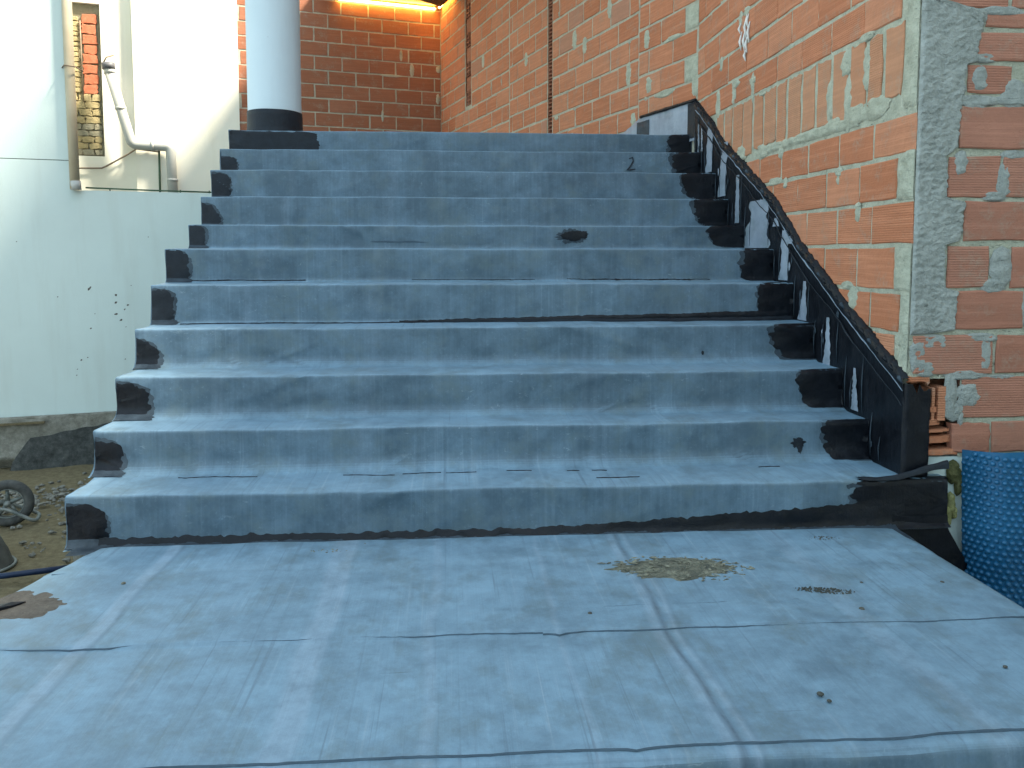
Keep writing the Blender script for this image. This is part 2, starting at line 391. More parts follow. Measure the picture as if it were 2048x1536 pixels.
def spt(i, x, t, off=0.0):
    """point of step i's skin at distance t up its profile, off metres proud"""
    L = PLEN[i]; p = PROF[i]; k = 0
    while k < len(L)-2 and L[k+1] < t: k += 1
    q = (t - L[k]) / (L[k+1]-L[k]); q = max(0, min(1, q))
    y = p[k][0] + (p[k+1][0]-p[k][0])*q; z = p[k][1] + (p[k+1][1]-p[k][1])*q
    ty, tz = p[k+1][0]-p[k][0], p[k+1][1]-p[k][1]
    l = math.hypot(ty, tz); ny, n_z = -tz/l, ty/l
    a, c = disp(x, y, z)
    return (x, y + a + ny*off, z + c + n_z*off)

def build_step(i):
    x0 = SL[i]; x1 = XR if i else 1.912
    nx = int((x1-x0)/.02); p = PROF[i]; v = []; f = []
    for (y, z) in p:
        for k in range(nx+1):
            x = x0 + (x1-x0)*k/nx; a, c = disp(x, y, z)
            e = .006*math.exp(-(x-x0)/.02)*nz(3*i, y*9, z*9)
            v.append((x + (.006*nz(i*5.1, y*8, z*10) if k == 0 else 0), y+a, z+c+e))
    w = nx+1
    for r in range(len(p)-1):
        for k in range(nx): f.append((r*w+k, r*w+k+1, (r+1)*w+k+1, (r+1)*w+k))
    # folded down left edge
    b0 = len(v)
    for r, (y, z) in enumerate(p):
        q = v[r*w]; v.append((x0 + .004, q[1] + (.012 if r < 16 else 0), min(q[2], SZ[i]) - .10 if r >= 16 else q[2] - .004))
    for r in range(len(p)-1): f.append((r*w, (r+1)*w, b0+r+1, b0+r))
    if i == 0:                                           # right hand return of the bottom step
        b1 = len(v)
        for r, (y, z) in enumerate(p): v.append((x1, max(y, 3.045), z - .02))
        for r in range(len(p)-1): f.append((r*w+nx, b1+r, b1+r+1, (r+1)*w+nx))
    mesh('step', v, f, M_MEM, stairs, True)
for i in range(11): build_step(i)

def plat_xl(y): return -1.255 + (y - 2.99)*.27 if y > 2.5 else -1.388 - .01*(2.5-y)
def platform():
    ys = []; y = 2.99 - RF[0]
    prof = []
    N = 110
    for k in range(N+1): prof.append((2.99 - RF[0] - (2.99-RF[0]-1.637)*k/N, 0.0))
    rn = .026
    for k in range(1, 9):
        a = math.pi/2*k/8; prof.append((1.637 - rn*math.sin(a), -rn*(1-math.cos(a))))
    for k in range(1, 9): prof.append((1.637 - rn - .003*k, -rn - .02*k))
    for k in range(1, 7):
        a = math.pi/2*k/6; prof.append((1.585 - .05*(1-math.cos(a)), -.190 - .05*math.sin(a)))
    for k in range(1, 9): prof.append((1.535 - .08*k, -.241))
    nx = 200; v = []; f = []
    def seam(x, y):
        h = 0
        for (sy, s, hh) in ((2.197, 1, .0065), (2.725, 1, .003), (2.33, -1, .0015)):
            d = (y - (sy + .006*nz(x*2.3, sy*7)))*s
            h += hh*(1/(1+math.exp(-d/.003)))*(1.0 + .5*nz(x*5, sy)) + hh*.7*math.exp(-(d/.02)**2)*max(0, nz(x*1.1, sy*3, 5)+.3)
        return h
    for (y, dz) in prof:
        xl = plat_xl(y); xr = 1.703 + .006*nz(y*3, 9)
        for k in range(nx+1):
            x = xl + (xr-xl)*k/nx; a, c = disp(x, y, PZ+dz)
            if k == 0: x += .012*nz(y*9, 2)
            st = .0008*math.exp(-((x-.598)/.018)**2) - .0009*math.exp(-((x-.57)/.004)**2) - .0009*math.exp(-((x-.612)/.004)**2) - .0012*math.exp(-((x+1.0)/.004)**2) - .0012*math.exp(-((x+.96)/.004)**2)
            edge = -.012*math.exp(-(k*(xr-xl)/nx)/.03) - .012*math.exp(-((nx-k)*(xr-xl)/nx)/.03)
            z = PZ + dz + c*.8 + (seam(x, y) + st if y > 1.64 else 0) + edge
            v.append((x, y + (a if dz < -.01 else 0), z))
    w = nx+1
    for r in range(len(prof)-1):
        for k in range(nx): f.append((r*w+k, (r+1)*w+k, (r+1)*w+k+1, r*w+k+1))
    b0 = len(v); n = len(prof)
    for r in range(n):
        q = v[r*w]; v.append((q[0]+.006, q[1], q[2]-.16))
    for r in range(n):
        q = v[r*w+nx]; v.append((q[0]+.002, q[1], q[2]-.20))
    for r in range(n-1):
        f.append((r*w, b0+r, b0+r+1, (r+1)*w)); f.append((r*w+nx, (r+1)*w+nx, b0+n+r+1, b0+n+r))
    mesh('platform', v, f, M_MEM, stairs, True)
platform()
# concrete under the membrane
c = MB()
for i in range(11):
    y1 = SY[i+1] + .03 if i < 10 else 6.62
    c.box(SL[i] + .012, 1.742 if i else 1.742, SY[i] + .022, y1, -2.44, SZ[i] - .022)
c.box(-1.30, 1.69, 1.625, 3.012, -2.44, PZ - .04); c.box(-1.29, 1.685, .95, 1.625, -2.44, PZ - .29)
c.build('concrete_core', M_CONC, stairs)
c = MB(); c.prism([(-1.53, 6.60), (1.49, 6.60), (-.13, 12.45), (-2.84, 11.70)], -2.44, .842)
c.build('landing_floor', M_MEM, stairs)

def rag(seed, amp, fr):
    return lambda t: amp*nz(t*fr, seed*3.7) + amp*.6*nz(t*fr*3.1, seed*1.3+5)
def step_patch(i, xa, xb, t0, t1, mat, seed, amp=.02, off=.0028, left_rag=True, name='bitumen_patch', shape=None, fr=16):
    nt_, nx = 22, 14; v = []; f = []; ra = rag(seed, amp, fr); rb = rag(seed+40, amp, fr); rt = rag(seed+80, amp*.5, fr)
    for r in range(nt_+1):
        q = r/nt_
        for k in range(nx+1):
            s = k/nx
            x_a = xa + (ra(q*(t1-t0)) if left_rag else 0); x_b = xb + (0 if left_rag else rb(q*(t1-t0)))
            if shape:
                g = shape(q)
                if left_rag: x_a = x_b + (x_a - x_b)*g
                else: x_b = x_a + (x_b - x_a)*g
            x = x_a + (x_b-x_a)*s
            t = t0 + (t1-t0)*q + rt(x)*(1 if 0 < r else .4)*(q if q > .5 else (.5-q))
            e = min(q, 1-q)*nt_; ed = min(1.0, e, (k if left_rag else nx-k)*1.0)
            v.append(spt(i, x, max(0, t), off*(.25+.75*ed)))
    w = nx+1
    for r in range(nt_):
        for k in range(nx): f.append((r*w+k, r*w+k+1, (r+1)*w+k+1, (r+1)*w+k))
    return mesh(name, v, f, mat, stairs, True)
def tar_lobe(i, cx, ct, rx, rt, mat, seed, off=.0026, xmin=-9, xmax=9, tmin=0.0, tmax=9, ex=3.2, skew=0.0, rough=.07, name='bitumen_patch'):
    """brushed-on tar on step i: a lumpy lobe with frayed edges that follows the skin of the step"""
    n, rings = 88, 7; v = [spt(i, min(max(cx, xmin), xmax), min(max(ct, tmin), tmax), off)]; f = []
    for r in range(1, rings+1):
        k = r/rings
        for q in range(n):
            a = 2*math.pi*q/n; ca, sa = math.cos(a), math.sin(a)
            e = (abs(ca)**ex + abs(sa)**ex)**(-1/ex)
            fray = rough*(1.5*nz(ca*1.7, sa*1.7, seed) + 1.1*nz(ca*5, sa*5, seed+3) + .5*nz(ca*14, sa*14, seed+7) + .30*nz(ca*30, sa*30, seed))
            R_ = e*(1 + fray*k)
            x = cx + rx*R_*k*ca + skew*sa*k*rx; t = ct + rt*R_*k*sa
            x = min(max(x, xmin), xmax); t = min(max(t, tmin), tmax)
            v.append(spt(i, x, t, off*(1.0 if r < rings else .25) + .0007*nz(x*60, t*60, seed)))
    for q in range(n): f.append((0, 1+q, 1+(q+1) % n))
    for r in range(rings-1):
        for q in range(n): f.append((1+r*n+q, 1+(r+1)*n+q, 1+(r+1)*n+(q+1) % n, 1+r*n+(q+1) % n))
    return mesh(name, v, f, mat, stairs, True)
hts = [SZ[0]-PZ] + [SZ[i]-SZ[i-1] for i in range(1, 11)]
LW = [.136, .108, .135, .098, .108, .118, .098, .105, .115, .108, .62]
RX = [1.530, 1.556, 1.553, 1.538, 1.571, 1.570, 1.543, 1.527, 1.535, 1.545, 1.577]
random.seed(5)
for i in range(11):
    h = hts[i]; rf = RF[i]; top = rf*1.571 + h - rf; x0 = SL[i] + .005
    if i < 10:
        tt = top*(.84, .84, .90, .80, .88, .97, .95, .82, .90, .72)[i]; lo = .026 if i < 4 else .012
        m_ = M_BIT if i < 4 else M_BITM
        tar_lobe(i, x0, (tt+lo)/2, LW[i]*1.10, (tt-lo)/2*1.06, M_HALO, i+300, .0014, xmin=x0, tmax=top+.01, ex=3.0, skew=(-.12, -.1, -.2, -.35, .05, .0, .1, -.3, .05, .0)[i])
        tar_lobe(i, x0, (tt+lo)/2, LW[i], (tt-lo)/2, m_, i+310, .0028, xmin=x0, tmax=top+.008, ex=(4.5, 3, 3, 2.4, 3.5, 4, 3, 2.6, 3, 3.5)[i], skew=(-.10, -.05, -.15, -.35, .05, .0, .1, -.3, .05, .0)[i])
        tar_lobe(i, x0, .018, LW[i]*1.12, .030 if i < 4 else .018, M_BITG, i+320, .0042, xmin=SL[i]+.006, ex=4, name='bitumen_flap')
    else:
        tar_lobe(i, x0, top*.5, LW[i] - .02, top*.5, M_BITM, i+310, .0028, xmin=x0, tmin=.008, tmax=top + .01, ex=8, rough=.03)
    xe = XR - .002 if i else 1.915; w_ = xe - RX[i]
    lo = (.0, .030, .034, .036, .0, .012, .024, .022, .020, .0, .0)[i]; hi = top + RN[i]*.9
    sk = (.0, .10, .16, .14, -.02, .04, .10, .14, .22, .16, .02)[i]
    tar_lobe(i, xe, (lo+hi)/2, w_*1.05, (hi-lo)/2*1.12, M_HALO, i+400, .0014, xmax=xe, tmin=max(0, lo-.008), tmax=hi, ex=4, skew=sk*-1, rough=.075)
    tar_lobe(i, xe, (lo+hi)/2, w_, (hi-lo)/2*1.15, M_BIT, i+410, .0030, xmax=xe, tmin=lo, tmax=hi, ex=(7, 4, 3.4, 3.6, 6, 5, 3.2, 3.6, 3.4, 4, 5)[i], skew=sk*-1, rough=.075)
# small tar blots on the risers
tar_lobe(6, .725, .095, .082, .030, M_BIT, 91, ex=2, rough=.22, name='bitumen_blot'); tar_lobe(6, .71, .092, .092, .040, M_HALO, 92, .0014, ex=2, rough=.25, name='bitumen_blot')
tar_lobe(1, 1.448, .108, .030, .020, M_BITM, 93, ex=2, rough=.30, name='bitumen_blot'); tar_lobe(1, 1.455, .085, .012, .018, M_BITM, 95, ex=2, rough=.3, name='bitumen_blot')
tar_lobe(3, 1.203, .075, .006, .010, M_BITM, 96, ex=2, rough=.3, name='bitumen_blot')
tar_lobe(6, -.30, .060, .13, .006, M_SEAM, 94, .0014, ex=2, rough=.3, name='bitumen_blot')

def strip(i, xa, xb, ta, tb, mat, seed, amp=.006, name='sealing_strip', off=.003, n=260, grow=None):
    """ragged welded band along the foot of step i; ta < 0 lies on the tread in front"""
    v = []; f = []; y0 = SY[i]; rf = RF[i]; zb = PZ if i == 0 else SZ[i-1]
    def pt(x, t, o):
        if t >= 0: return spt(i, x, t, o)
        yy = y0 - rf + t; a, c = disp(x, yy, zb); return (x, yy + a, zb + c + o)
    for k in range(n+1):
        x = xa + (xb-xa)*k/n; g = grow(k/n) if grow else (1, 1)
        j0 = amp*1.2*nz(x*7, seed) + amp*nz(x*23, seed+3) + amp*.6*nz(x*60, seed)
        j1 = amp*nz(x*9, seed+9) + amp*nz(x*31, seed+4) + amp*.7*nz(x*75, seed+2)
        a, e = ta*g[0] + j0, tb*g[1] + j1
        if e < a + .002: e = a + .002
        for q in range(5):
            o = off*(1 if 0 < q < 4 else .2) + .0012*nz(x*40, q, seed)
            v.append(pt(x, a + (e-a)*q/4, o))
    for k in range(n):
        for q in range(4): f.append((k*5+q, (k+1)*5+q, (k+1)*5+q+1, k*5+q+1))
    return mesh(name, v, f, mat, stairs, True)
strip(0, -1.34, 1.70, -.060, .035, M_BITG, 1, .006, grow=lambda q: (1.0 - .45*q*(q < .5) - .22*(q >= .5) + 1.1*max(0, q-.70)*4, 1), name='sealing_flap', off=.003)
strip(0, -1.26, 1.74, .016, .042, M_BIT, 2, .009, grow=lambda q: (1 - .6*max(0, q-.6)*2, 1.15 + 1.5*max(0, q-.55)*2.6), off=.0055)
strip(4, -1.30, 1.74, .000, .017, M_BITM, 3, .005, grow=lambda q: (1, .7 + 3.2*max(0, q-.38)*1.6), off=.004)
strip(4, -.25, 1.74, .010, .022, M_BIT, 4, .004, grow=lambda q: (1 + 1.8*q, 1 + 1.9*q), off=.006)
strip(5, .62, 1.40, .022, .028, M_BIT, 5, .004); strip(5, -.20, .45, .022, .025, M_BITM, 25, .002)
strip(5, -1.36, -.75, .020, .026, M_BIT, 15, .002)
strip(10, .50, 1.74, .000, .020, M_BIT, 6, .004)
for k, (xa, xb) in enumerate(((-1.05, -.75), (-.42, -.22), (-.19, -.04), (-.02, .10), (.22, .32), (.46, .51), (.56, .62), (1.24, 1.33))):
    strip(1, xa, xb, -.030 - .01*(k % 2), -.024 - .01*(k % 2), M_BIT, 7 + k, .0035, 'seam_scar', .0022, 60)
strip(0, .56, .73, .31, .316, M_BIT, 31, .002, 'seam_scar', .0025, 80)
for k, (xa, xb, y) in enumerate(((.08, .22, 2.50), (.20, .30, 2.38), (.86, 1.05, 2.30), (1.30, 1.42, 2.24), (.30, .36, 2.72), (-.15, .05, 2.40))):
    strip(0, xa, xb, y - 2.96, y - 2.956, M_BITM, 40+k, .003, 'seam_scar', .0022, 50)
for k, (xa, xb, y, m_, w_) in enumerate(((-1.36, .25, 2.197, M_SEAM, .0024), (.25, 1.66, 2.190, M_SEAM, .0022), (-1.25, 1.66, 1.650, M_SEAM, .0025), (-1.30, -.55, 2.722, M_SEAM, .002), (.45, 1.05, 2.35, M_SEAM, .0015))):
    strip(0, xa, xb, y - 2.96, y - 2.96 + w_, m_, 50+k, .0016, 'seam_scar', .0068, 160)
# marker scribble on the second highest riser
sc = [spt(9, 1.240, .135, .003), spt(9, 1.265, .145, .003), spt(9, 1.270, .12, .003), spt(9, 1.250, .085, .003), spt(9, 1.227, .058, .003), spt(9, 1.250, .060, .003), spt(9, 1.285, .066, .003)]
MB().tube(sc, [.003, .005, .006, .006, .006, .005, .003], 6).build('marker_scribble', M_DARKMARK, stairs, True)

# ---- membrane turned up against the brick wall
UP = [(5.862, 1.083), (5.669, .974), (5.478, .866), (5.266, .722), (5.025, .614), (4.762, .482), (4.523, .362), (4.341, .268), (4.169, .142), (4.011, .037), (3.808, -.071), (3.598, -.191), (3.409, -.289), (3.238, -.378), (3.082, -.452), (3.035, -.485)]
def up_z(y):
    for (a, c) in zip(UP, UP[1:]):
        if c[0] <= y <= a[0]: q = (y-c[0])/(a[0]-c[0]); return c[1] + (a[1]-c[1])*q
    return UP[0][1] if y > 5.8 else UP[-1][1]
def stair_z(y):
    z = PZ
    for i in range(11):
        if y >= SY[i] - .005: z = SZ[i]
    return z
def upstand():
    n = 420; v = []; f = []; m = 9
    for k in range(n+1):
        y = 3.035 + (5.862-3.035)*k/n
        zt = up_z(y) + .010*nz(y*9, 3) + .009*nz(y*31, 1) + .005*nz(y*80, 6); zb = stair_z(y) - .06 if y > 3.30 else -.90
        for q in range(m+1):
            z = zb + (zt-zb)*q/m
            x = 1.752 + .0035*nz(y*5, z*5, 2) + .0022*nz(y*26, z*4, 5) - (.007 if q == m-1 else .010 if q == m else 0)
            v.append((x, y, z))
        v.append((1.7685, y, zt + .002))
    w = m+2
    for k in range(n):
        for q in range(m+1): f.append((k*w+q, k*w+q+1, (k+1)*w+q+1, (k+1)*w+q))
    mesh('wall_upstand', v, f, M_BIT, stairs, True)
upstand()
def lap_edge(d, amp, seed, name, mat, r):
    pts = []; rr = []
    for k in range(130):
        y = 3.04 + 2.80*k/129; pts.append((1.744, y, up_z(y) - d + amp*nz(y*4, seed) + amp*.5*nz(y*17, seed))); rr.append(r*(.35 + 1.3*abs(nz(y*7, seed+2))))
    MB().tube(pts, rr, 6).build(name, mat, stairs, True)
lap_edge(.055, .014, 4, 'lap_edge', M_MEMV, .0042); lap_edge(.115, .02, 9, 'lap_edge', M_BITM, .005)  # first edge is pale: the highlight along the lap put into its colour
def wall_rib(pts, r0):
    MB().tube([(1.7475, y, z) for y, z in pts], r0, 6).build('lap_edge', M_BITG, stairs, True)
for k in range(46):
    y = 3.06 + 2.76*k/45 + .02*nz(k*1.3, 2); z = up_z(y) - .022 + .012*nz(k*2.1, 5); l = .016 + .014*abs(nz(k*.9, 7)); dz = (up_z(y+.02) - up_z(y-.02))/.04
    MB().tube([(1.746, y - l, z - l*dz - .004), (1.741, y, z + .004), (1.746, y + l, z + l*dz - .003)], [.004, .010 + .006*nz(k*3.3, 1), .004], 7).build('tar_lump', M_BIT if k % 4 else M_BITG, stairs, True)
# grey strips the tar brush missed: (y_left_top, y_right_top, z_top, y_left_bottom, y_right_bottom, z_bottom)
for k, (a, b_, zt, c_, d_, zb) in enumerate(((5.546, 5.46, .838, 5.573, 5.475, .540), (5.23, 5.153, .698, 5.309, 5.19, .360), (4.967, 4.932, .470, 4.985, 4.923, .180), (4.682, 4.506, .296, 4.786, 4.475, .026), (4.241, 4.183, .144, 4.269, 4.178, -.145), (3.971, 3.950, -.141, 4.015, 3.941, -.336), (3.704, 3.684, -.300, 3.730, 3.668, -.522), (3.438, 3.425, -.499, 3.445, 3.396, -.683), (5.78, 5.76, .90, 5.775, 5.745, .70), (5.70, 5.685, .86, 5.70, 5.67, .70), (4.16, 4.10, .085, 4.20, 4.14, .045), (4.35, 4.27, .19, 4.38, 4.31, .14))):
    v = []; f = []; n = 18
    for r in range(n+1):
        q = r/n; z = zb + (zt-zb)*q; ya = c_ + (a-c_)*q; yb = d_ + (b_-d_)*q
        ym = (ya+yb)/2; ya = ym + (ya-ym)*1.3; yb = ym + (yb-ym)*1.3; w_ = abs(ya-yb); ya += .22*w_*nz(q*6, k*3.1) + .012*nz(q*19, k) ; yb += .22*w_*nz(q*6+9, k*2.1) + .012*nz(q*23, k+5)
        for s in range(4):
            y = ya + (yb-ya)*s/3; v.append((1.7468 + .001*nz(y*20, z*9) + (.002 if s in (0, 3) else 0), y, z))
    for r in range(n):
        for s in range(3): f.append((r*4+s, r*4+s+1, (r+1)*4+s+1, (r+1)*4+s))
    mesh('bare_strip', v, f, M_MEMV, stairs, True)
random.seed(17)
for k in range(18):
    y = random.uniform(3.25, 5.75); z = random.uniform(stair_z(y) + .02, up_z(y) - .04); n = 7; r = random.uniform(.006, .016)
    mesh('bare_fleck', [(1.7445, y, z)] + [(1.7475, y + r*random.uniform(.5, 1.3)*math.cos(6.283*q/n), z + r*random.uniform(.8, 2.6)*math.sin(6.283*q/n)) for q in range(n)], [(0, q+1, (q+1) % n+1) for q in range(n)], M_BITG if k % 3 else M_MEMV, stairs, True)
# glossy vertical laps between the brushed panels
random.seed(3)
for i in range(1, 11):
    y = SY[i]
    for d, l in ((-.02, .20), (.06, .26), (-.10, .15)):
        yy = y + d + random.uniform(-.015, .015); zb = stair_z(yy) + .02; zt = min(up_z(yy) - .03, zb + l*random.uniform(.6, 1.2))
        if zt > zb + .04: wall_rib([(yy, zb), (yy + .006, (zb+zt)/2), (yy - .004, zt)], [.0015, .0035, .001])
# landing upstand along the turned wall
KX, KY = 1.77, 5.868
az = R(-15.8); dB = Vector((math.sin(az), math.cos(az), 0)); nB = Vector((-dB.y, dB.x, 0))
WB = Wall((KX, KY, 0), dB, nB)
def band(W, u0, u1, zb, ztf, n0, mat, name, par, n=80, seed=0):
    v = []; f = []
    for k in range(n+1):
        u = u0 + (u1-u0)*k/n; zt = ztf(u) + .006*nz(u*22, seed) + .004*nz(u*60, seed)
        for q in range(5):
            z = zb + (zt-zb)*q/4; v.append(W.p(u, z, n0 + .002*nz(u*9, z*9, seed)))
        v.append(W.p(u, zt + .001, .001))
    for k in range(n):
        for q in range(5): f.append((k*6+q, (k+1)*6+q, (k+1)*6+q+1, k*6+q+1))
    return mesh(name, v, f, mat, par, True)
band(WB, .0, 3.4, .80, lambda u: 1.085 if u < .80 else 1.085 - (u-.80)*.30 if u < 1.1 else 1.0, .016, M_MEMV, 'landing_upstand', stairs, seed=2)
band(WB, .0, .10, .82, lambda u: 1.07, .020, M_BITM, 'bitumen_patch', stairs, 10, 3)
band(WB, .66, .86, .82, lambda u: 1.045, .020, M_BITG, 'bitumen_patch', stairs, 14, 4)
MB().tube([WB.p(u/20, 1.085 + .005*nz(u*1.7, 4), .018) for u in range(0, 17)], [.012 + .005*nz(u*2.3, 1) for u in range(17)], 6).build('lap_edge', M_BIT, stairs, True)
# ---- tar wrapped round the corner onto the front of the wall, and hanging to the right of the bottom step
def sheet(name, fn, nu, nv, mat, par, smooth=True):
    v = [fn(a/nu, b/nv) for b in range(nv+1) for a in range(nu+1)]; w = nu+1
    f = [(b*w+a, b*w+a+1, (b+1)*w+a+1, (b+1)*w+a) for b in range(nv) for a in range(nu)]
    return mesh(name, v, f, mat, par, smooth)
def wrapf(a, b):
    z = -.90 + b*(.90 - .505); x = 1.748 + a*(.112 + .006*nz(z*20, 2)); zz = z + (b**6)*(.030*nz(a*4, 3) + .022*nz(a*11, 6) - .030*a)
    return (x, 3.030 + .004*nz(x*20, z*14, 1) - (.004 if 0 < a < 1 else -.012), zz)
sheet('corner_wrap', wrapf, 12, 30, M_BIT, stairs)
def foldf(a, b):      # fold of soft sheet lying on the bottom step
    x = 1.56 + a*.35; y = 2.982 + .05*b; bend = .020*math.sin(math.pi*b)*(.25 + a) + .075*max(0, a-.35)**1.6 - .006*math.sin(a*6)
    return (x, y - .012*math.sin(math.pi*b), SZ[0] + .004 + bend + .006*nz(x*16, b*3))
sheet('sheet_fold', foldf, 30, 10, M_BITM, stairs)
def hangf(a, b):      # skirt that falls from the end of the bottom step
    z = -1.01 - b*.41; x = 1.69 + a*((.222 if z > -1.06 else .222 + (-1.06-z)*.60) + .010*nz(z*14, 8))
    return (x, 2.984 + .006*nz(x*9, z*7), z)
sheet('hanging_skirt', hangf, 18, 26, M_BIT, stairs)

# ------------------------------------------------------------------ brick walls
SPOTS = []
def brick(W, u0, u1, v0, v1, mat, par, proud=.0038, jit=.0025, bev=.005, name='brick', back=-.03, seg=3):
    if u1-u0 < .03 or v1-v0 < .02: return None
    SPOTS.append((W, u0, u1, v0, v1, par))
    c = [(u0, v0), (u1, v0), (u1, v1), (u0, v1)]; out = []
    tu, tv = random.uniform(-.003, .003), random.uniform(-.002, .002)
    for k in range(4):
        a, b_ = c[k], c[(k+1) % 4]
        for s in range(seg):
            q = s/seg; j = jit*(1.6 if s == 0 else 1)
            out.append((a[0]+(b_[0]-a[0])*q + tu + random.uniform(-j, j), a[1]+(b_[1]-a[1])*q + tv + random.uniform(-j, j)))
    cu, cv = (u0+u1)/2, (v0+v1)/2; n = len(out); pr = proud + random.uniform(-.002, .002); tilt = random.uniform(-.006, .006)
    def ins(p): return (p[0] + (bev if p[0] < cu - (u1-u0)*.45 else -bev if p[0] > cu + (u1-u0)*.45 else 0), p[1] + (bev if p[1] < cv - (v1-v0)*.4 else -bev if p[1] > cv + (v1-v0)*.4 else 0))
    v = [W.p(p[0], p[1], back) for p in out] + [W.p(p[0], p[1], pr - bev*.8) for p in out]
    v += [W.p(*ins(p), pr + tilt*(p[0]-cu)) for p in out]
    f = [tuple(range(2*n, 3*n))]
    for k in range(n):
        k2 = (k+1) % n; f += [(k, k2, n+k2, n+k), (n+k, n+k2, 2*n+k2, 2*n+k)]
    return mesh(name, v, f, mat, par)
def relief(W, v0, v1, fl, fr, nv, nu, h, rough, mat, par, name='mortar_smear', seed=0, fr_=(22, 40)):
    """a hand-applied coat: raised, rough, with feathered ragged sides"""
    v = []; f = []
    for r in range(nv+1):
        q = r/nv; z = v0 + (v1-v0)*q; a = fl(z); b_ = fr(z)
        for k in range(nu+1):
            s = k/nu; u = a + (b_-a)*s; e = min(1, s*nu/2, (1-s)*nu/2, q*nv/2, (1-q)*nv/2)
            n = (h + rough*(fbm(u*fr_[0], z*fr_[1]*.9, seed, 4) + .4*nz(u*90, z*110, seed)))*(.15 + .85*e) if e > 0 else .0012
            v.append(W.p(u + (.004*nz(z*50, seed) if 0 < k < nu else 0), z + .003*nz(u*40, seed+3), max(.0012, n)))
    w = nu+1
    for r in range(nv):
        for k in range(nu): f.append((r*w+k, r*w+k+1, (r+1)*w+k+1, (r+1)*w+k))
    return mesh(name, v, f, mat, par, True)
def blob(W, u, v_, ru, rv, mat, par, h=.009, seed=0, name='mortar_smear'):
    def half(z, s):
        q = max(0, 1-((z-v_)/rv)**2); return u + s*ru*(math.sqrt(q)*(1 + .45*nz(z*45, seed+s*4)) + .05)
    return relief(W, v_-rv, v_+rv, lambda z: half(z, -1), lambda z: half(z, 1), 12, 8, h, .006, mat, par, name, seed)
def mortar_bed(W, u0, u1, v0, v1, mat, par, step=.03, amp=.003, name='mortar_bed', n0=0.0):
    nu = max(2, int((u1-u0)/step)); nv = max(2, int((v1-v0)/step)); v = []
    for r in range(nv+1):
        for k in range(nu+1):
            u = u0+(u1-u0)*k/nu; z = v0+(v1-v0)*r/nv
            v.append(W.p(u, z, n0 + amp*fbm(u*14, z*14, 3, 3) - .0012))
    w = nu+1; f = [(r*w+k, r*w+k+1, (r+1)*w+k+1, (r+1)*w+k) for r in range(nv) for k in range(nu)]
    return mesh(name, v, f, mat, par, True)
J = .009      # half a joint
random.seed(21)
# --- side wall along the flight
wallA = thing('brick_wall', 'orange hollow brick side wall along the flight with a soldier course', 'wall', (1.9, 4.4, -2.42))
WA = Wall((1.77, 0, 0), (0, 1, 0), (-1, 0, 0))          # u is the distance Y
mortar_bed(WA, 3.055, 5.872, -1.1, 2.3, M_MORT, wallA)
AZ = [-.64, -.49, -.322, -.158, .027, .201, .379, .541]
AJ = {-.64: [3.19, 3.5], -.49: [3.149, 3.30, 3.62], -.322: [3.12, 3.352, 3.67, 3.99], -.158: [3.167, 3.475, 3.793, 4.11, 4.43, 4.75],
      .027: [3.055, 3.364, 3.673, 3.997, 4.32, 4.64, 4.96], .201: [3.168, 3.476, 3.789, 4.114, 4.441, 4.76, 5.08], .379: [3.055, 3.367, 3.676, 4.002, 4.336, 4.644, 4.96, 5.28]}
for z0, z1 in zip(AZ, AZ[1:]):
    js = AJ[z0]
    for a, b_ in zip(js, js[1:]):
        if up_z(a) < z1 - .01: brick(WA, a + (J if a > 3.06 else 0), b_ - J*.6, z0 + J, z1 - J, M_BRICK, wallA)
for k, (a, b_) in enumerate(zip([3.143, 3.297, 3.443, 3.597, 3.765, 3.936, 4.093, 4.272, 4.425, 4.597, 4.759, 4.932, 5.109, 5.27], [3.297, 3.443, 3.597, 3.765, 3.936, 4.093, 4.272, 4.425, 4.597, 4.759, 4.932, 5.109, 5.27, 5.43])):
    g = .022 + .008*math.sin(k*2.1); zb = .590 + (.03 if k < 2 else .012*math.sin(k*1.7))
    brick(WA, a + g*.8, b_ - g*.6, zb, .897, M_BRICKS, wallA, proud=.005, jit=.006, bev=.004, seg=5)
AU = [.910, 1.066, 1.247, 1.43, 1.612, 1.79, 1.97, 2.15]
AUJ = [[3.179, 3.475, 3.784, 4.105, 4.422, 4.744, 5.071, 5.39, 5.71, 5.868], [3.055, 3.30, 3.61, 3.929, 4.243, 4.56, 4.885, 5.226, 5.553, 5.868],
       [3.18, 3.48, 3.79, 4.11, 4.435, 4.76, 5.08, 5.41, 5.731, 5.868], [3.055, 3.33, 3.65, 3.96, 4.28, 4.60, 4.92, 5.24, 5.571, 5.868]]
for k, (z0, z1) in enumerate(zip(AU, AU[1:])):
    js = AUJ[k % 4]
    for a, b_ in zip(js, js[1:]): brick(WA, a + J*.6, b_ - J*.6, z0 + J, z1 - J*.9, M_BRICK, wallA)
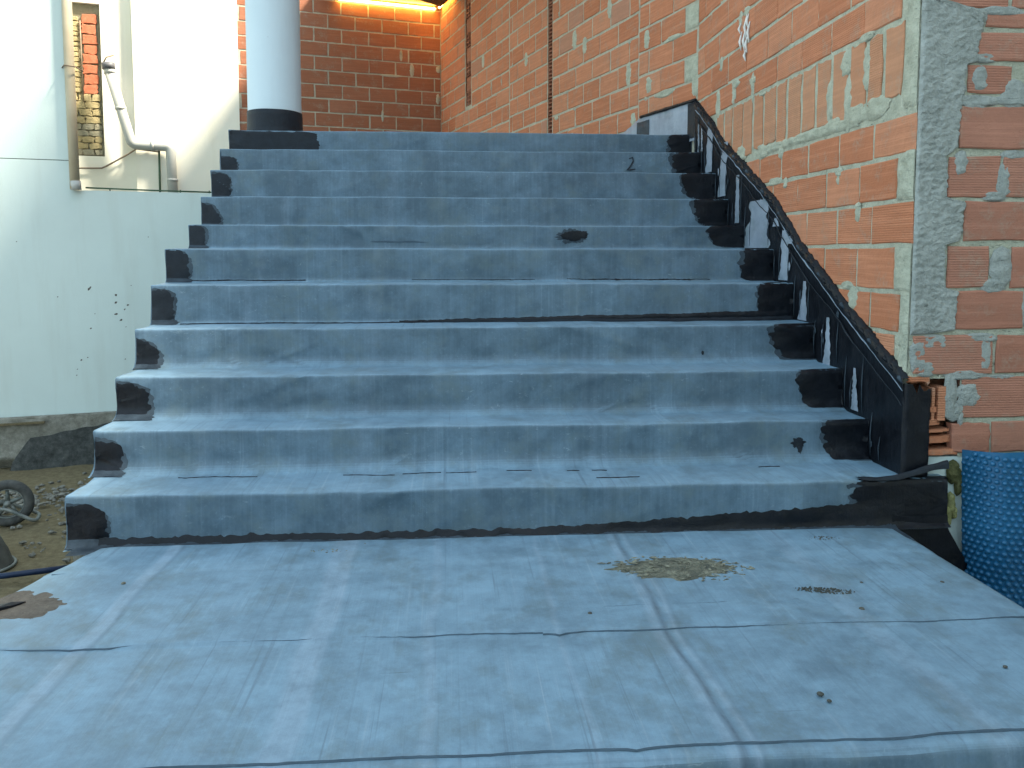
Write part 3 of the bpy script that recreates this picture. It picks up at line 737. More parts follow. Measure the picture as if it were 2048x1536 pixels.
# thick mortar at the corner, beside the soldier course and along its foot
relief(WA, .560, 1.30, lambda z: 3.058, lambda z: 3.142 + .012*nz(z*9, 1) + (.012 if .56 < z < .91 else 0), 60, 8, .010, .006, M_MORT, wallA, seed=1)
relief(WA, .205, .395, lambda z: 3.058, lambda z: 3.172 + .010*nz(z*19, 2) - (.06*(z-.36)/.035 if z > .36 else 0), 22, 9, .011, .007, M_MORT, wallA, seed=2)
relief(WA, -.150, .018, lambda z: 3.058, lambda z: 3.172 + .010*nz(z*19, 3), 22, 9, .011, .007, M_MORT, wallA, seed=3)
relief(WA, -.62, -.150, lambda z: 3.058, lambda z: 3.118 + .030*nz(z*7, 4) + .012*nz(z*30, 4), 44, 8, .011, .007, M_MORT, wallA, seed=4)
def foot(u):
    return .545
v_ = []
relief(Wall((1.77, 0, 0), (0, 1, 0), (-1, 0, 0)), .548, .600, lambda z: 3.50 + .02*nz(z*60, 1), lambda z: 4.55, 8, 60, .009, .007, M_MORT, wallA, seed=5)
for u, z, ru, rv, s in ((3.52, .60, .10, .045, 1), (3.36, .60, .10, .05, 2), (3.74, .585, .09, .035, 3), (4.62, .57, .08, .045, 4), (4.95, .60, .10, .05, 5), (5.3, .60, .09, .05, 6), (4.42, .385, .10, .022, 7), (4.27, .366, .025, .03, 8),
                        (3.48, .175, .022, .045, 9), (3.67, .365, .035, .022, 10), (3.67, .345, .015, .045, 11), (3.56, -.145, .05, .02, 12), (3.50, -.20, .05, .055, 13), (4.62, .90, .07, .02, 14), (4.78, .96, .02, .09, 15), (4.78, 1.0, .05, .02, 16),
                        (5.08, 1.04, .07, .03, 17), (5.10, .98, .03, .07, 18), (5.40, .97, .05, .10, 19), (3.46, .91, .07, .02, 20), (3.78, .70, .035, .10, 21), (3.60, .66, .04, .13, 22), (3.44, .78, .035, .10, 23), (3.63, .84, .05, .06, 24), (4.9, 1.43, .05, .03, 25), (5.0, 1.41, .03, .05, 26), (5.35, 1.22, .03, .05, 27)):
    blob(WA, u, z, ru, rv, M_MORT, wallA, .010, s)
# white paint dabs on the side wall
for k, (u, z, l) in enumerate(((4.98, 1.27, .11), (4.92, 1.26, .13), (4.90, 1.335, .14), (4.88, 1.23, .10), (4.85, 1.29, .12), (4.87, 1.36, .08), (5.00, 1.35, .06), (4.90, 1.17, .07))):
    MB().tube([WA.p(u - .012, z - l/2, .010), WA.p(u + .006, z, .013), WA.p(u - .02, z + l/2, .010)], [.003, .010, .003], 6).build('paint_mark', M_PAINT, wallA, True)
# --- wall turning away beside the landing
wallB = thing('brick_wall', 'orange brick wall beside the upper landing with two perforated vertical slots', 'wall', (1.0, 9.2, -2.42))
mortar_bed(WB, 0, 2.669, .6, 3.9, M_MORTD, wallB, .05); mortar_bed(WB, 2.787, 5.42, .6, 3.9, M_MORTD, wallB, .05); mortar_bed(WB, 5.67, 6.93, .6, 3.9, M_MORTD, wallB, .06)
mortar_bed(WB, 5.42, 5.67, .6, 1.955, M_MORTD, wallB, .05)
mb = MB(); mb.fbox(WB, 2.60, 2.85, .6, 3.9, -.20, -.14); mb.fbox(WB, 5.35, 5.74, 1.9, 3.9, -.20, -.14); mb.build('slot_back', M_SOIL, wallB)
for k in range(8):                                       # section nearest the turn
    z0 = .860 + .1835*k; z1 = z0 + .1835
    js = [.178, .522, .868] if k % 2 == 0 else [.020, .345, .707, .868]
    for a, b_ in zip(js, js[1:]): brick(WB, a + J*.7, b_ - J*.7, z0 + J, z1 - J, M_BRICK, wallB)
    if k % 2 == 0: relief(WB, z0 + .01, z1 - .008, lambda z: .004, lambda z: .176 + .02*nz(z*16, k), 16, 9, .010, .006, M_MORT, wallB, seed=k+30)
for k in range(16):
    z0 = 1.0 + .186*(k-1); z1 = z0 + .186
    if z1 < 1.0: continue
    js = [.868, 1.234, 1.586, 1.931, 2.28, 2.662] if k % 2 else [.868, 1.033, 1.381, 1.741, 2.103, 2.49, 2.662]
    if k % 2: js = [.875] + js[1:]
    for a, b_ in zip(js, js[1:]): brick(WB, a + J*1.1, b_ - J*1.1, z0 + J*1.1, z1 - J*1.1, M_BRICKP if random.random() < .07 else M_BRICK, wallB)
    js = [2.795, 3.13, 3.49, 3.84, 3.935] if k % 2 else [2.795, 2.95, 3.31, 3.67, 3.935]
    if z0 > .95:
        for a, b_ in zip(js, js[1:]): brick(WB, a + J*1.1, b_ - J*1.1, z0 + J*1.1, z1 - J*1.1, M_BRICKP if random.random() < .07 else M_BRICK, wallB)
for k in range(12):
    z0 = 1.335 + .191*k; z1 = z0 + .191
    runs = [[3.945, 4.20, 4.58, 4.96, 5.40] if k % 2 else [3.945, 4.39, 4.77, 5.15, 5.40], [5.69, 6.02, 6.41, 6.79, 6.915] if k % 2 else [5.69, 5.83, 6.21, 6.60, 6.915]]
    if z1 < 1.96: runs = [runs[0][:-1] + [5.53] + ([5.92, 6.3, 6.68, 6.915] if k % 2 else [5.75, 6.15, 6.53, 6.915])]
    for js in runs:
        for a, b_ in zip(js, js[1:]): brick(WB, a + J*1.2, b_ - J*1.2, z0 + J*1.2, z1 - J*1.2, M_BRICKP if random.random() < .05 else M_BRICK, wallB)
for k, (u, z, ru, rv) in enumerate(((.70, 1.32, .05, .07), (.74, 1.68, .05, .08), (.35, 1.60, .13, .022), (.45, 1.21, .14, .03), (1.9, 1.9, .05, .08), (1.04, 1.47, .05, .10), (.95, 1.08, .05, .07), (2.2, 1.12, .09, .025), (2.55, 1.34, .05, .02), (3.4, 2.1, .05, .08), (1.40, 2.1, .04, .09), (2.13, 2.0, .05, .1), (.03, 1.19, .05, .08), (4.9, 2.4, .05, .09))):
    blob(WB, u, z, ru, rv, M_MORT, wallB, .011, 50+k)
# hollow brick ends showing in the slots: real rungs and bars in front of the dark cavity
def brick_end(u0, u1, z0, z1, cols, rows):
    mb = MB(); t = (u1-u0)*.11
    for k in range(cols+1):
        uu = u0 + (u1-u0-t)*k/cols; mb.fbox(WB, uu, uu+t, z0, z1, -.10, -.004)
    tz = (z1-z0)*.065
    for r in range(rows+1):
        zz = z0 + (z1-z0-tz)*r/rows; mb.fbox(WB, u0 + .002, u1 - .002, zz, zz+tz, -.10, -.006)
    mb.build('brick_end', M_BRICKB, wallB)
for k in range(11):
    z0 = 1.20 + .186*k; brick_end(2.676, 2.780, z0 + .008, z0 + .178, 1, 4)
for k in range(5):
    z0 = 1.965 + .382*k; brick_end(5.43, 5.66, z0, z0 + .180, 2, 3)
    brick(WB, 5.43, 5.66, z0 + .19, z0 + .372, M_BRICKB, wallB, proud=-.012, back=-.09)
# --- back wall of the landing
Cx, Cy = -.1149, 12.5286
eb = Vector((dB.y, -dB.x, 0))
WK = Wall((Cx, Cy, 0), eb, -dB)
wallK = thing('brick_wall', 'dim brown brick back wall of the landing under the lit ceiling edge', 'wall', (-1.5, 12.2, -2.42))
mortar_bed(WK, -2.86, 0, .7, 3.9, M_MORTD, wallK, .06)
for k in range(13):
    z0 = 1.393 + .1955*k - .0; z1 = z0 + .1955
    off = -.10 if k % 2 == 1 else -.295
    js = [0.0]; u = off
    while u > -2.80: js.append(u); u -= .387
    js.append(-2.84 - .03*(k % 3))
    for b_, a in zip(js, js[1:]): brick(WK, a + J, b_ - J, z0 + J, z1 - J, M_BRICKB, wallK)
for k, (u, z, ru, rv) in enumerate(((-.44, 2.66, .035, .10), (-.60, 2.86, .025, .09), (-.75, 2.56, .16, .02), (-.04, 2.7, .04, .05), (-.05, 2.27, .03, .08), (-.88, 1.98, .02, .09))):
    blob(WK, u, z, ru, rv, M_MORTD, wallK, .011, 70+k)
0 and relief(WK, 1.2, 3.9, lambda z: -2.875 + .012*nz(z*12, 3), lambda z: -2.79 + .012*nz(z*9, 8), 90, 5, .014, .008, M_MORTD, wallK, seed=80)
mb = MB(); mb.fbox(WK, -2.86, .2, .7, 3.9, -.20, -.02); mb.build('wall_body', M_MORTD, wallK)
# --- front wall facing the camera at the right
YC = 3.053
WR = Wall((0, YC, 0), (1, 0, 0), (0, -1, 0))
wallR = thing('brick_wall', 'red brick front wall at right with a rough grey mortar strip down its corner', 'wall', (2.6, 3.15, -2.42))
mortar_bed(WR, 1.772, 3.4, -.49, 1.9, M_MORT, wallR); mortar_bed(WR, 1.985, 3.4, -.80, -.49, M_MORT, wallR)
RR = [(-.784, -.662, [1.93, 2.118, 2.44, 2.77]), (-.645, -.487, [1.985, 2.30, 2.62, 2.94]), (-.470, -.320, [1.785, 2.118, 2.44, 2.76, 3.08]), (-.300, -.150, [1.945, 2.235, 2.56, 2.88]),
      (-.135, .022, [1.905, 2.085, 2.165, 2.49, 2.81]), (.045, .194, [1.965, 2.27, 2.59, 2.91]), (.212, .368, [1.895, 2.115, 2.44, 2.76]), (.395, .553, [1.93, 2.25, 2.57, 2.90]),
      (.602, .706, [1.955, 2.14, 2.19, 2.51, 2.83]), (.725, .830, [1.99, 2.33, 2.66, 2.98]), (.848, .900, [2.02, 2.34, 2.66, 2.98]), (.920, 1.07, [1.80, 2.12, 2.44, 2.76]), (1.09, 1.25, [1.80, 1.96, 2.28, 2.60, 2.92]), (1.27, 1.43, [1.80, 2.12, 2.44, 2.76])]
for z0, z1, js in RR:
    js = js + [3.35]
    for a, b_ in zip(js, js[1:]):
        if abs(a - 2.085) < .001 or abs(a - 2.14) < .001: continue
        if z0 < -.78 and a < 1.95: continue
        brick(WR, a + J*.7, b_ - J*.7, z0, z1, M_BRICKR, wallR, proud=.007)
RB = [(-.32, 1.80), (-.30, 1.955), (-.15, 1.96), (-.135, 1.905), (.03, 1.90), (.045, 1.965), (.19, 1.975), (.212, 1.90), (.37, 1.895), (.40, 1.935), (.555, 1.945), (.60, 1.955), (.71, 1.96), (.72, 2.00), (.84, 2.015), (.90, 2.02), (.915, 1.99), (.96, 1.80)]
def rb(z):
    for (a, x), (c_, y) in zip(RB, RB[1:]):
        if a <= z <= c_: return x + (y-x)*(z-a)/(c_-a) + .012*nz(z*30, 4) + .007*nz(z*90, 2)
    return 1.80
relief(WR, -.318, .955, lambda z: 1.7725, rb, 240, 40, .013, .0062, M_RENDER, wallR, 'render_strip', 90, (34, 70))
for k, (u, z, ru, rv) in enumerate(((2.15, .60, .05, .06), (2.0, .575, .10, .022), (2.18, .578, .12, .020), (2.12, .27, .032, .075), (2.09, .215, .05, .02), (2.13, -.06, .045, .085), (2.10, -.13, .05, .03), (2.24, -.22, .03, .07), (1.87, -.345, .07, .03), (2.08, -.395, .03, .075), (1.81, -.40, .035, .07), (1.84, -.45, .045, .035), (2.0, -.475, .09, .022), (1.945, -.55, .028, .095), (1.96, -.62, .035, .04), (1.95, .34, .03, .05), (2.06, -.33, .07, .018), (2.02, -.555, .05, .05), (2.28, .42, .03, .07), (2.26, -.40, .03, .04), (2.03, .735, .05, .02), (1.98, .89, .06, .03), (2.08, .91, .09, .02), (2.01, .66, .035, .05), (2.25, .11, .04, .08), (2.22, .96, .05, .06))):
    blob(WR, u, z, ru, rv, M_RENDER, wallR, .010, 100+k)
random.seed(41)
for n_, (W_, u0, u1, v0, v1, par) in enumerate(list(SPOTS)):
    pr_ = .32 if par is wallR else .08 if par is wallA else .16 if par is wallB else .08
    if (par is wallR and u0 > 2.4) or (par is wallA and v0 > 1.5) or random.random() > pr_: continue
    m_ = M_RENDER if par is wallR else M_MORT if par in (wallA, wallR) else M_MORTD
    for _ in range(2 if par is wallR else 1):
        e = random.random()
        if e < .45: blob(W_, random.uniform(u0, u1), v1 + random.uniform(-.002, .006), random.uniform(.02, .07), random.uniform(.008, .020), m_, par, .0075, n_ + 500)
        elif e < .75: blob(W_, random.choice((u0, u1)), random.uniform(v0, v1), random.uniform(.008, .020), random.uniform(.02, .06), m_, par, .0075, n_ + 900)
        else: blob(W_, random.choice((u0, u1)), random.choice((v0, v1)), random.uniform(.015, .04), random.uniform(.015, .035), m_, par, .0075, n_ + 700)
# broken hollow brick at the foot of the corner: shelves of the open cells
def shelf(z0, z1, x1, curve, n0):
    v = []; f = []; n = 14
    for k in range(n+1):
        q = k/n; x = 1.845 + (x1-1.845)*q; d = n0 - curve*q*q + .004*nz(x*50, z0*9)
        for (zz, dd) in ((z0, -.12), (z0, d), (z1, d), (z1, -.12)): v.append(WR.p(x, zz + .002*nz(x*40, zz), dd))
    for k in range(n):
        for q in range(4): f.append((k*4+q, (k+1)*4+q, (k+1)*4+(q+1) % 4, k*4+(q+1) % 4))
    mesh('broken_brick_rib', v, f, M_BRICK, wallR)
for z0, z1, x1, cu in ((-.790, -.768, 1.985, .01), (-.742, -.716, 1.960, .02), (-.700, -.690, 1.952, .02), (-.672, -.650, 1.912, .02), (-.62, -.60, 1.885, .0)): shelf(z0, z1, x1, cu, .012)
mb = MB(); mb.fbox(WR, 1.84, 1.99, -.80, -.49, -.14, -.10); mb.build('brick_cavity', M_BRICKB, wallR)
mb = MB(); mb.fbox(WR, 1.868, 1.880, -.655, -.525, -.10, .008); mb.fbox(WR, 1.855, 1.868, -.65, -.53, -.10, -.05); mb.fbox(WR, 1.894, 1.925, -.655, -.52, -.06, .006); mb.build('broken_brick_web', M_BRICK, wallR)
o = brick(WR, 1.955, 2.115, -.784, -.664, M_BRICKR, wallR, proud=.008, jit=.005, seg=5)
o = brick(WR, 1.775, 1.86, -.505, -.478, M_BRICK, wallR, proud=.004, jit=.008, seg=4)
# plaster and expanding foam under the broken brick
mb = MB(); mb.fbox(WR, 1.80, 2.60, -2.44, -.80, -.12, -.004); mb.build('plaster_base', M_WHITE, wallR)
for k, (u, z, ru, rv, m_) in enumerate(((1.968, -.86, .024, .05, M_FOAMD), (1.990, -.90, .014, .06, M_FOAMD), (1.962, -.985, .018, .045, M_FOAM), (1.950, -1.035, .020, .045, M_FOAM), (1.975, -1.02, .010, .03, M_FOAM))):
    blob(WR, u, z, ru, rv, m_, wallR, .022, 130+k, 'foam_lump')
# rest of the house above the frame, unseen; height set for its shade
mb = MB()
HB = 9.4
mb.prism([(1.775, 3.06), (9.0, 3.06), (9.0, 9.6), (.76, 9.6), (1.80, 5.88)], 3.95, HB)
mb.build('upper_storey', M_UPPER, wallA)
mb = MB(); mb.prism([(1.79, 3.09), (3.4, 3.09), (3.4, 5.8), (1.79, 5.86)], 2.28, 3.95); mb.build('upper_brickwork', M_UPPER, wallA)
mb = MB(); mb.prism([(1.83, 3.2), (9.0, 3.2), (9.0, 14.5), (-.2, 14.5), (.12, 12.7), (1.97, 5.9)], -2.44, 3.95); mb.build('wall_core', M_MORTD, wallA)
mb = MB(); mb.fbox(WR, 1.78, 9.0, 1.88, 3.95, -.14, -.005); mb.fbox(WR, 3.38, 9.0, -2.44, 1.88, -.14, -.005); mb.build('upper_brickwork', M_UPPER, wallR)

# ------------------------------------------------------------------ column, ceiling, light
col = thing('column', 'round white column at the top left of the stairs with a black tarred foot', 'column', (-1.31, 6.45, .850))
MB().lathe([(.195, -.02), (.196, .15), (.196, 2.77)], (-1.312, 6.45, .850), 48).build('shaft', M_COLUMN, col, True)
pr = [(.262, -.004), (.235, .010), (.212, .035), (.204, .08), (.203, .16), (.202, .198), (.1965, .200)]
mb = MB(); mb.lathe(pr, (-1.312, 6.45, .850), 48)
mb.v = [(x + .004*nz(x*9, y*9, z*12), y + .003*nz(x*9, y*9, z*9+5), z + (.012*nz(x*4, y*4, 2) if z > 1.0 else 0)) for x, y, z in mb.v]
mb.build('tarred_collar', M_BITM, col, True)
slab = MB(); slab.prism([(-1.52, 6.15), (1.72, 6.15), (1.68, 6.3), (-.115, 12.5), (-1.8, 12.03)], 3.612, 3.71)
o = slab.build('ceiling_slab', M_CEIL); tag(o, 'pale ceiling slab over the landing, glowing where it meets the back wall', 'ceiling')
A0 = Vector((-.111, 11.969)); e1 = (Vector((-.401, 11.666)) - A0).normalized(); e2 = (Vector((.009, 11.636)) - A0).normalized()
mb = MB(); mb.prism([tuple(A0), tuple(A0 + e1*1.0), tuple(A0 + e1*1.0 + e2*1.1), tuple(A0 + e2*1.1)], 3.45, 3.50)
o = mb.build('ceiling_board', M_WOOD); tag(o, 'dark brown board corner hanging under the ceiling by the back corner', 'board')
for nm, p0, p1, lab in (('strip_light', WK.p(-1.50, 3.56, .05), WK.p(-.10, 3.56, .05), 'glowing warm strip light along the top of the back wall'),
                        ('strip_light', WB.p(6.80, 3.57, .05), WB.p(6.15, 3.57, .05), 'short glowing warm strip light on the landing wall beside the back corner')):
    t = thing(nm, lab, 'light', p0)
    MB().tube([p0, p1], .016, 10).build('light_tube', M_LAMP, t, True)
    d = (Vector(p1)-Vector(p0)).normalized()*.03
    MB().tube([Vector(p0)-d, p0], .019, 10).build('end_cap', M_PAINT, t, True)
    MB().tube([p1, Vector(p1)+d], .019, 10).build('end_cap', M_PAINT, t, True)

# ------------------------------------------------------------------ white wall and cream building at the left
W1 = Wall(dB*10.5, eb, -dB); W2 = Wall(dB*12.05, eb, -dB, .98)
ww = thing('white_wall', 'white plastered garden wall left of the stairs, stepping up at far left', 'wall', W1.p(-1.5, -2.42))
mb = MB(); mb.fbox(W1, -1.434, 3.2, -1.86, .700, -.25, .002); mb.build('low_wall', M_WHITE, ww)
mb = MB(); mb.fbox(W1, -7.0, -1.434, -1.86, 1.026, -.25, 0.002); mb.build('tall_wall', M_WHITE, ww)
mb = MB(); mb.fbox(W1, -7.0, -1.434, 1.034, 6.2, -.25, 0.004); mb.build('tall_wall', M_WHITE, ww)
mb = MB(); mb.fbox(W1, -7.0, -1.44, 1.020, 1.040, -.22, -.012); mb.build('joint_filler', M_CABLE, ww)
def footf(a, b):
    u = -4.2 + a*5.4; z = -2.46 + b*.66; lim = -1.83 + .012*nz(u*4, 1)
    cut = .25 + .08*nz(u*1.5, 4) + .20*max(0, min(1, (u+2.2)/1.2))*0
    n = .10 + .02*fbm(u*5, z*5, 2, 4) - (.16*max(0, 1-b/cut) if b < cut else 0)
    return W1.p(u, min(z, lim), n)
sheet('footing', footf, 160, 26, M_CONC, ww)
mb = MB(); mb.fbox(W1, -4.2, 1.2, -1.846, -1.838, -.1, .10); mb.build('footing_top', M_CONC, ww)
def earthf(a, b):
    u = -2.15 + a*2.6; top = -2.44 + .34*max(0, min(1, (u+2.15)/.22))**.6 + .20*max(0, min(1, (u+2.1)/1.3)) + .03*nz(u*6, 1); z = -2.5 + b*(top+2.5)
    return W1.p(u, z, .115 + .02*fbm(u*6, z*6, 1, 3) + .05*(1-b))
sheet('damp_earth', earthf, 70, 12, M_SOIL, ww)
mb = MB(); mb.fbox(W1, -2.26, -1.78, -1.905, -1.885, .08, .16); mb.build('timber_batten', M_SAND, ww)
random.seed(8)
for k, (u, z, r) in enumerate(((-1.30, -.415, .022), (-1.285, -.395, .014), (-1.023, -.489, .019), (-1.026, -.575, .019), (-1.030, -.708, .020), (-.980, -.779, .017), (-1.295, -.868, .013), (-.901, -.607, .016), (-.935, -.655, .013), (-1.405, -1.227, .014), (-1.34, -1.20, .010), (-.95, -1.235, .010), (-1.25, -.70, .007), (-1.45, -1.33, .008), (-1.46, -1.40, .008), (-.93, -.86, .008), (-1.62, -.50, .009), (-.66, .18, .008), (-2.0, .12, .008), (-.86, -.38, .006))):
    v = [W1.p(u, z, .006)]; n = 8
    for q in range(n):
        a = 2*math.pi*q/n; rr = r*random.uniform(.6, 1.2); v.append(W1.p(u + rr*.85*math.cos(a) + .3*rr*math.sin(a), z + rr*.75*math.sin(a), .0032))
    mesh('mud_fleck', v, [(0, q+1, (q+1) % n+1) for q in range(n)], M_MUD, ww, True)
dp = thing('downpipe', 'beige vertical downpipe at the edge of the tall white wall', 'pipe', W1.p(-1.39, .70))
MB().tube([W1.p(-1.393, .712, .05), W1.p(-1.40, 1.7, .05), W1.p(-1.41, 6.1, .05)], .052, 20).build('pipe', M_BEIGE, dp, True)
MB().tube([W1.p(-1.385, .702, .05), W1.p(-1.388, .80, .05)], .057, 20).build('socket', M_PVC, dp, True)
MB().tube([W1.p(-1.48, 2.05, .0), W1.p(-1.44, 2.05, .14), W1.p(-1.33, 2.04, .14), W1.p(-1.27, 2.02, .02)], .008, 6).build('bracket', M_RUST, dp, True)
hr = thing('wire_rail', 'thin dark green wire running along the top of the low white wall', 'wire', W1.p(-1.0, .70))
MB().tube([W1.p(-1.30, .735, -.05), W1.p(-.6, .722, -.05), W1.p(.4, .712, -.05)], .010, 6).build('wire', M_CABLE, hr, True)
for u in (-1.05, -.30, .02): MB().tube([W1.p(u, .69, -.05), W1.p(u, .735, -.05)], .007, 6).build('post', M_CABLE, hr, True)

cb_ = thing('cream_building', 'sunlit cream plastered building behind the white wall with an exposed brick patch', 'building', W2.p(-.5, -2.42))
mb = MB(); mb.fbox(W2, -1.28, -.89, -2.44, 6.2, -.3, -.10); mb.build('side_panel', M_CREAM, cb_)
mb = MB(); mb.fbox(W2, -3.4, -1.28, -2.44, 1.285, -.3, -.10); mb.fbox(W2, -3.4, -1.66, 1.285, 6.2, -.3, -.10); mb.fbox(W2, -1.66, -1.28, 3.28, 6.2, -.3, -.10); mb.build('side_panel', M_CREAM, cb_)
mb = MB(); mb.fbox(W2, -.89, .448, -2.47, 6.2, -.03, 0); mb.fbox(W2, -.888, .10, -2.46, 6.19, -.3, -.03); mb.build('front_panel', M_CREAM, cb_)
mb = MB(); mb.fbox(W2, -1.66, -1.28, 1.285, 3.28, -.3, -.165); mb.build('patch_bed', M_OLDG, cb_)
WP = Wall(dB*(12.05 + .15), eb, -dB, .98)
random.seed(14)
z = 3.14
while z > 2.17:
    brick(WP, -1.50 + random.uniform(-.01, .01), -1.325 + random.uniform(-.02, .01), z - .118, z, M_REDB, cb_, proud=.02, jit=.008, seg=4); z -= .131
z = 3.10
while z > 2.12: brick(WP, -1.63, -1.545, z - .05, z, M_OLD, cb_, proud=.015, jit=.006); z -= .066
z = 2.10; k = 0
while z > 1.78:
    js = [-1.64, -1.50, -1.31] if k % 2 else [-1.64, -1.58, -1.42, -1.30]
    for a, b_ in zip(js, js[1:]): brick(WP, a + .006, b_ - .006, z - .085, z, M_OLD, cb_, proud=.02, jit=.008)
    z -= .098; k += 1
while z > 1.33:
    js = [-1.63, -1.47, -1.305] if k % 2 else [-1.63, -1.55, -1.40, -1.305]
    for a, b_ in zip(js, js[1:]): brick(WP, a + .005, b_ - .005, z - .072, z, M_OLD if 1.40 < z < 1.55 else M_OLDG, cb_, proud=.016, jit=.009)
    z -= .084; k += 1
MB().tube([WP.p(-1.52, 3.05, .03), WP.p(-1.515, 2.0, .03)], .008, 6).build('conduit', M_RUST, cb_, True)
dr = thing('drain_pipe', 'pale grey bent drain pipe with a dark collar on the cream building', 'pipe', W2.p(-.44, .70))
def bend(pts, r=.07, n=6):
    out = [Vector(pts[0])]
    for a, b_, c_ in zip(pts, pts[1:], pts[2:]):
        a, b_, c_ = Vector(a), Vector(b_), Vector(c_); p = b_ + (a-b_).normalized()*r; q = b_ + (c_-b_).normalized()*r
        for k in range(n+1):
            t = k/n; out.append(p*(1-t)**2 + b_*2*t*(1-t) + q*t*t)
    out.append(Vector(pts[-1])); return out
MB().tube(bend([W2.p(-1.165, 2.36, .10), W2.p(-.93, 1.435, .10), W2.p(-.455, 1.425, .10), W2.p(-.435, .55, .10)]), .062, 16).build('pipe', M_PVC, dr, True)
MB().tube([W2.p(-1.175, 2.40, .10), W2.p(-1.18, 2.48, .10)], .078, 16).build('collar', M_DARKPL, dr, True)
MB().tube([W2.p(-1.163, 2.34, .10), W2.p(-1.172, 2.40, .10)], .068, 16).build('socket', M_PVC, dr, True)
MB().tube([W2.p(-1.235, 2.48, .10), W2.p(-1.20, 2.55, .10), W2.p(-1.11, 2.585, .10)], .010, 6).build('wire_hook', M_RUST, dr, True)
for u, z in ((-.68, 1.43), (-.44, .98), (-1.05, 1.90)):
    d = Vector((eb.x, eb.y, 0))*.018 if z > 1.2 and u > -.9 else Vector((0, 0, .018))
    MB().tube([Vector(W2.p(u, z, .10)) - d, Vector(W2.p(u, z, .10)) + d], .068, 16).build('clamp', M_PVC, dr, True)
cbl = thing('cable', 'dusty cable sagging across the cream building to the drain pipe', 'cable', W2.p(-1.2, 1.12))
MB().tube([W2.p(-1.60, 1.115, -.06), W2.p(-1.32, 1.125, -.06), W2.p(-1.26, 1.155, -.06), W2.p(-1.0, 1.315, -.05), W2.p(-.88, 1.385, .04), W2.p(-.60, 1.355, .06)], .011, 6).build('wire', M_RUST, cbl, True)
gc = thing('cable', 'green cable dropping straight down beside the bent drain pipe', 'cable', W2.p(-.60, .70))
MB().tube([W2.p(-.60, 1.37, .06), W2.p(-.602, 1.0, .055), W2.p(-.606, .60, .06)], .014, 6).build('wire', M_CABLE, gc, True)

# ------------------------------------------------------------------ dimpled drainage sheet
ds = thing('dimpled_sheet', 'blue dimpled drainage sheet leaning on the wall at lower right', 'drainage sheet', (2.2, 2.95, -2.42))
PLAN = [(1.995, 3.040), (2.005, 2.985), (2.025, 2.935), (2.065, 2.895), (2.13, 2.875), (2.22, 2.868), (2.35, 2.870), (2.5, 2.876), (2.75, 2.89), (3.1, 2.90), (3.3, 2.90)]
PL = [0.0]
for a, c_ in zip(PLAN, PLAN[1:]): PL.append(PL[-1] + math.hypot(c_[0]-a[0], c_[1]-a[1]))
def sheet_pt(s, z, off=0.0):
    k = 0
    while k < len(PL)-2 and PL[k+1] < s: k += 1
    q = (s-PL[k])/(PL[k+1]-PL[k]); a, c_ = PLAN[k], PLAN[k+1]
    x = a[0]+(c_[0]-a[0])*q; y = a[1]+(c_[1]-a[1])*q; tx, ty = c_[0]-a[0], c_[1]-a[1]; l = math.hypot(tx, ty)
    lean = -.10*max(0, (-.765 - z)) + .012*math.sin(s*5+z*4)
    return (x + ty/l*off, y - tx/l*off + lean, z)
SMAX = PL[-1]; ZT, ZB = -.768, -2.40
v = []; f = []; nu, nv = 60, 60
for b_ in range(nv+1):
    for a in range(nu+1):
        s = SMAX*a/nu; v.append(sheet_pt(s, ZB + (ZT + .006*math.sin(s*7) + .10*min(s, .42) - ZB)*b_/nv))
w = nu+1
for b_ in range(nv):
    for a in range(nu): f.append((b_*w+a, b_*w+a+1, (b_+1)*w+a+1, (b_+1)*w+a))
mesh('sheet', v, f, M_BLUE, ds, True)
v = []; f = []; pitch = .0255; row = 0; z = ZT + .040
while z > -1.75:
    s = .012 + (pitch/2 if row % 2 else 0)
    while s < 1.25:
        if z > ZT + .006*math.sin(s*7) + .10*min(s, .42) - .013: s += pitch; continue
        b0 = len(v); n = 9
        for (r, o_) in ((.0100, .0002), (.0088, .0062), (.0055, .0096)):
            for q in range(n):
                a = 2*math.pi*q/n; v.append(sheet_pt(s + r*math.cos(a), z + r*math.sin(a), o_))
        v.append(sheet_pt(s, z, .0104))
        for l in range(2):
            for q in range(n): f.append((b0+l*n+q, b0+l*n+(q+1) % n, b0+(l+1)*n+(q+1) % n, b0+(l+1)*n+q))
        for q in range(n): f.append((b0+2*n+q, b0+2*n+(q+1) % n, b0+3*n))
        s += pitch
    z -= pitch*.87; row += 1
tag(mesh('dimples', v, f, M_BLUE, ds, True), None, kind='stuff')

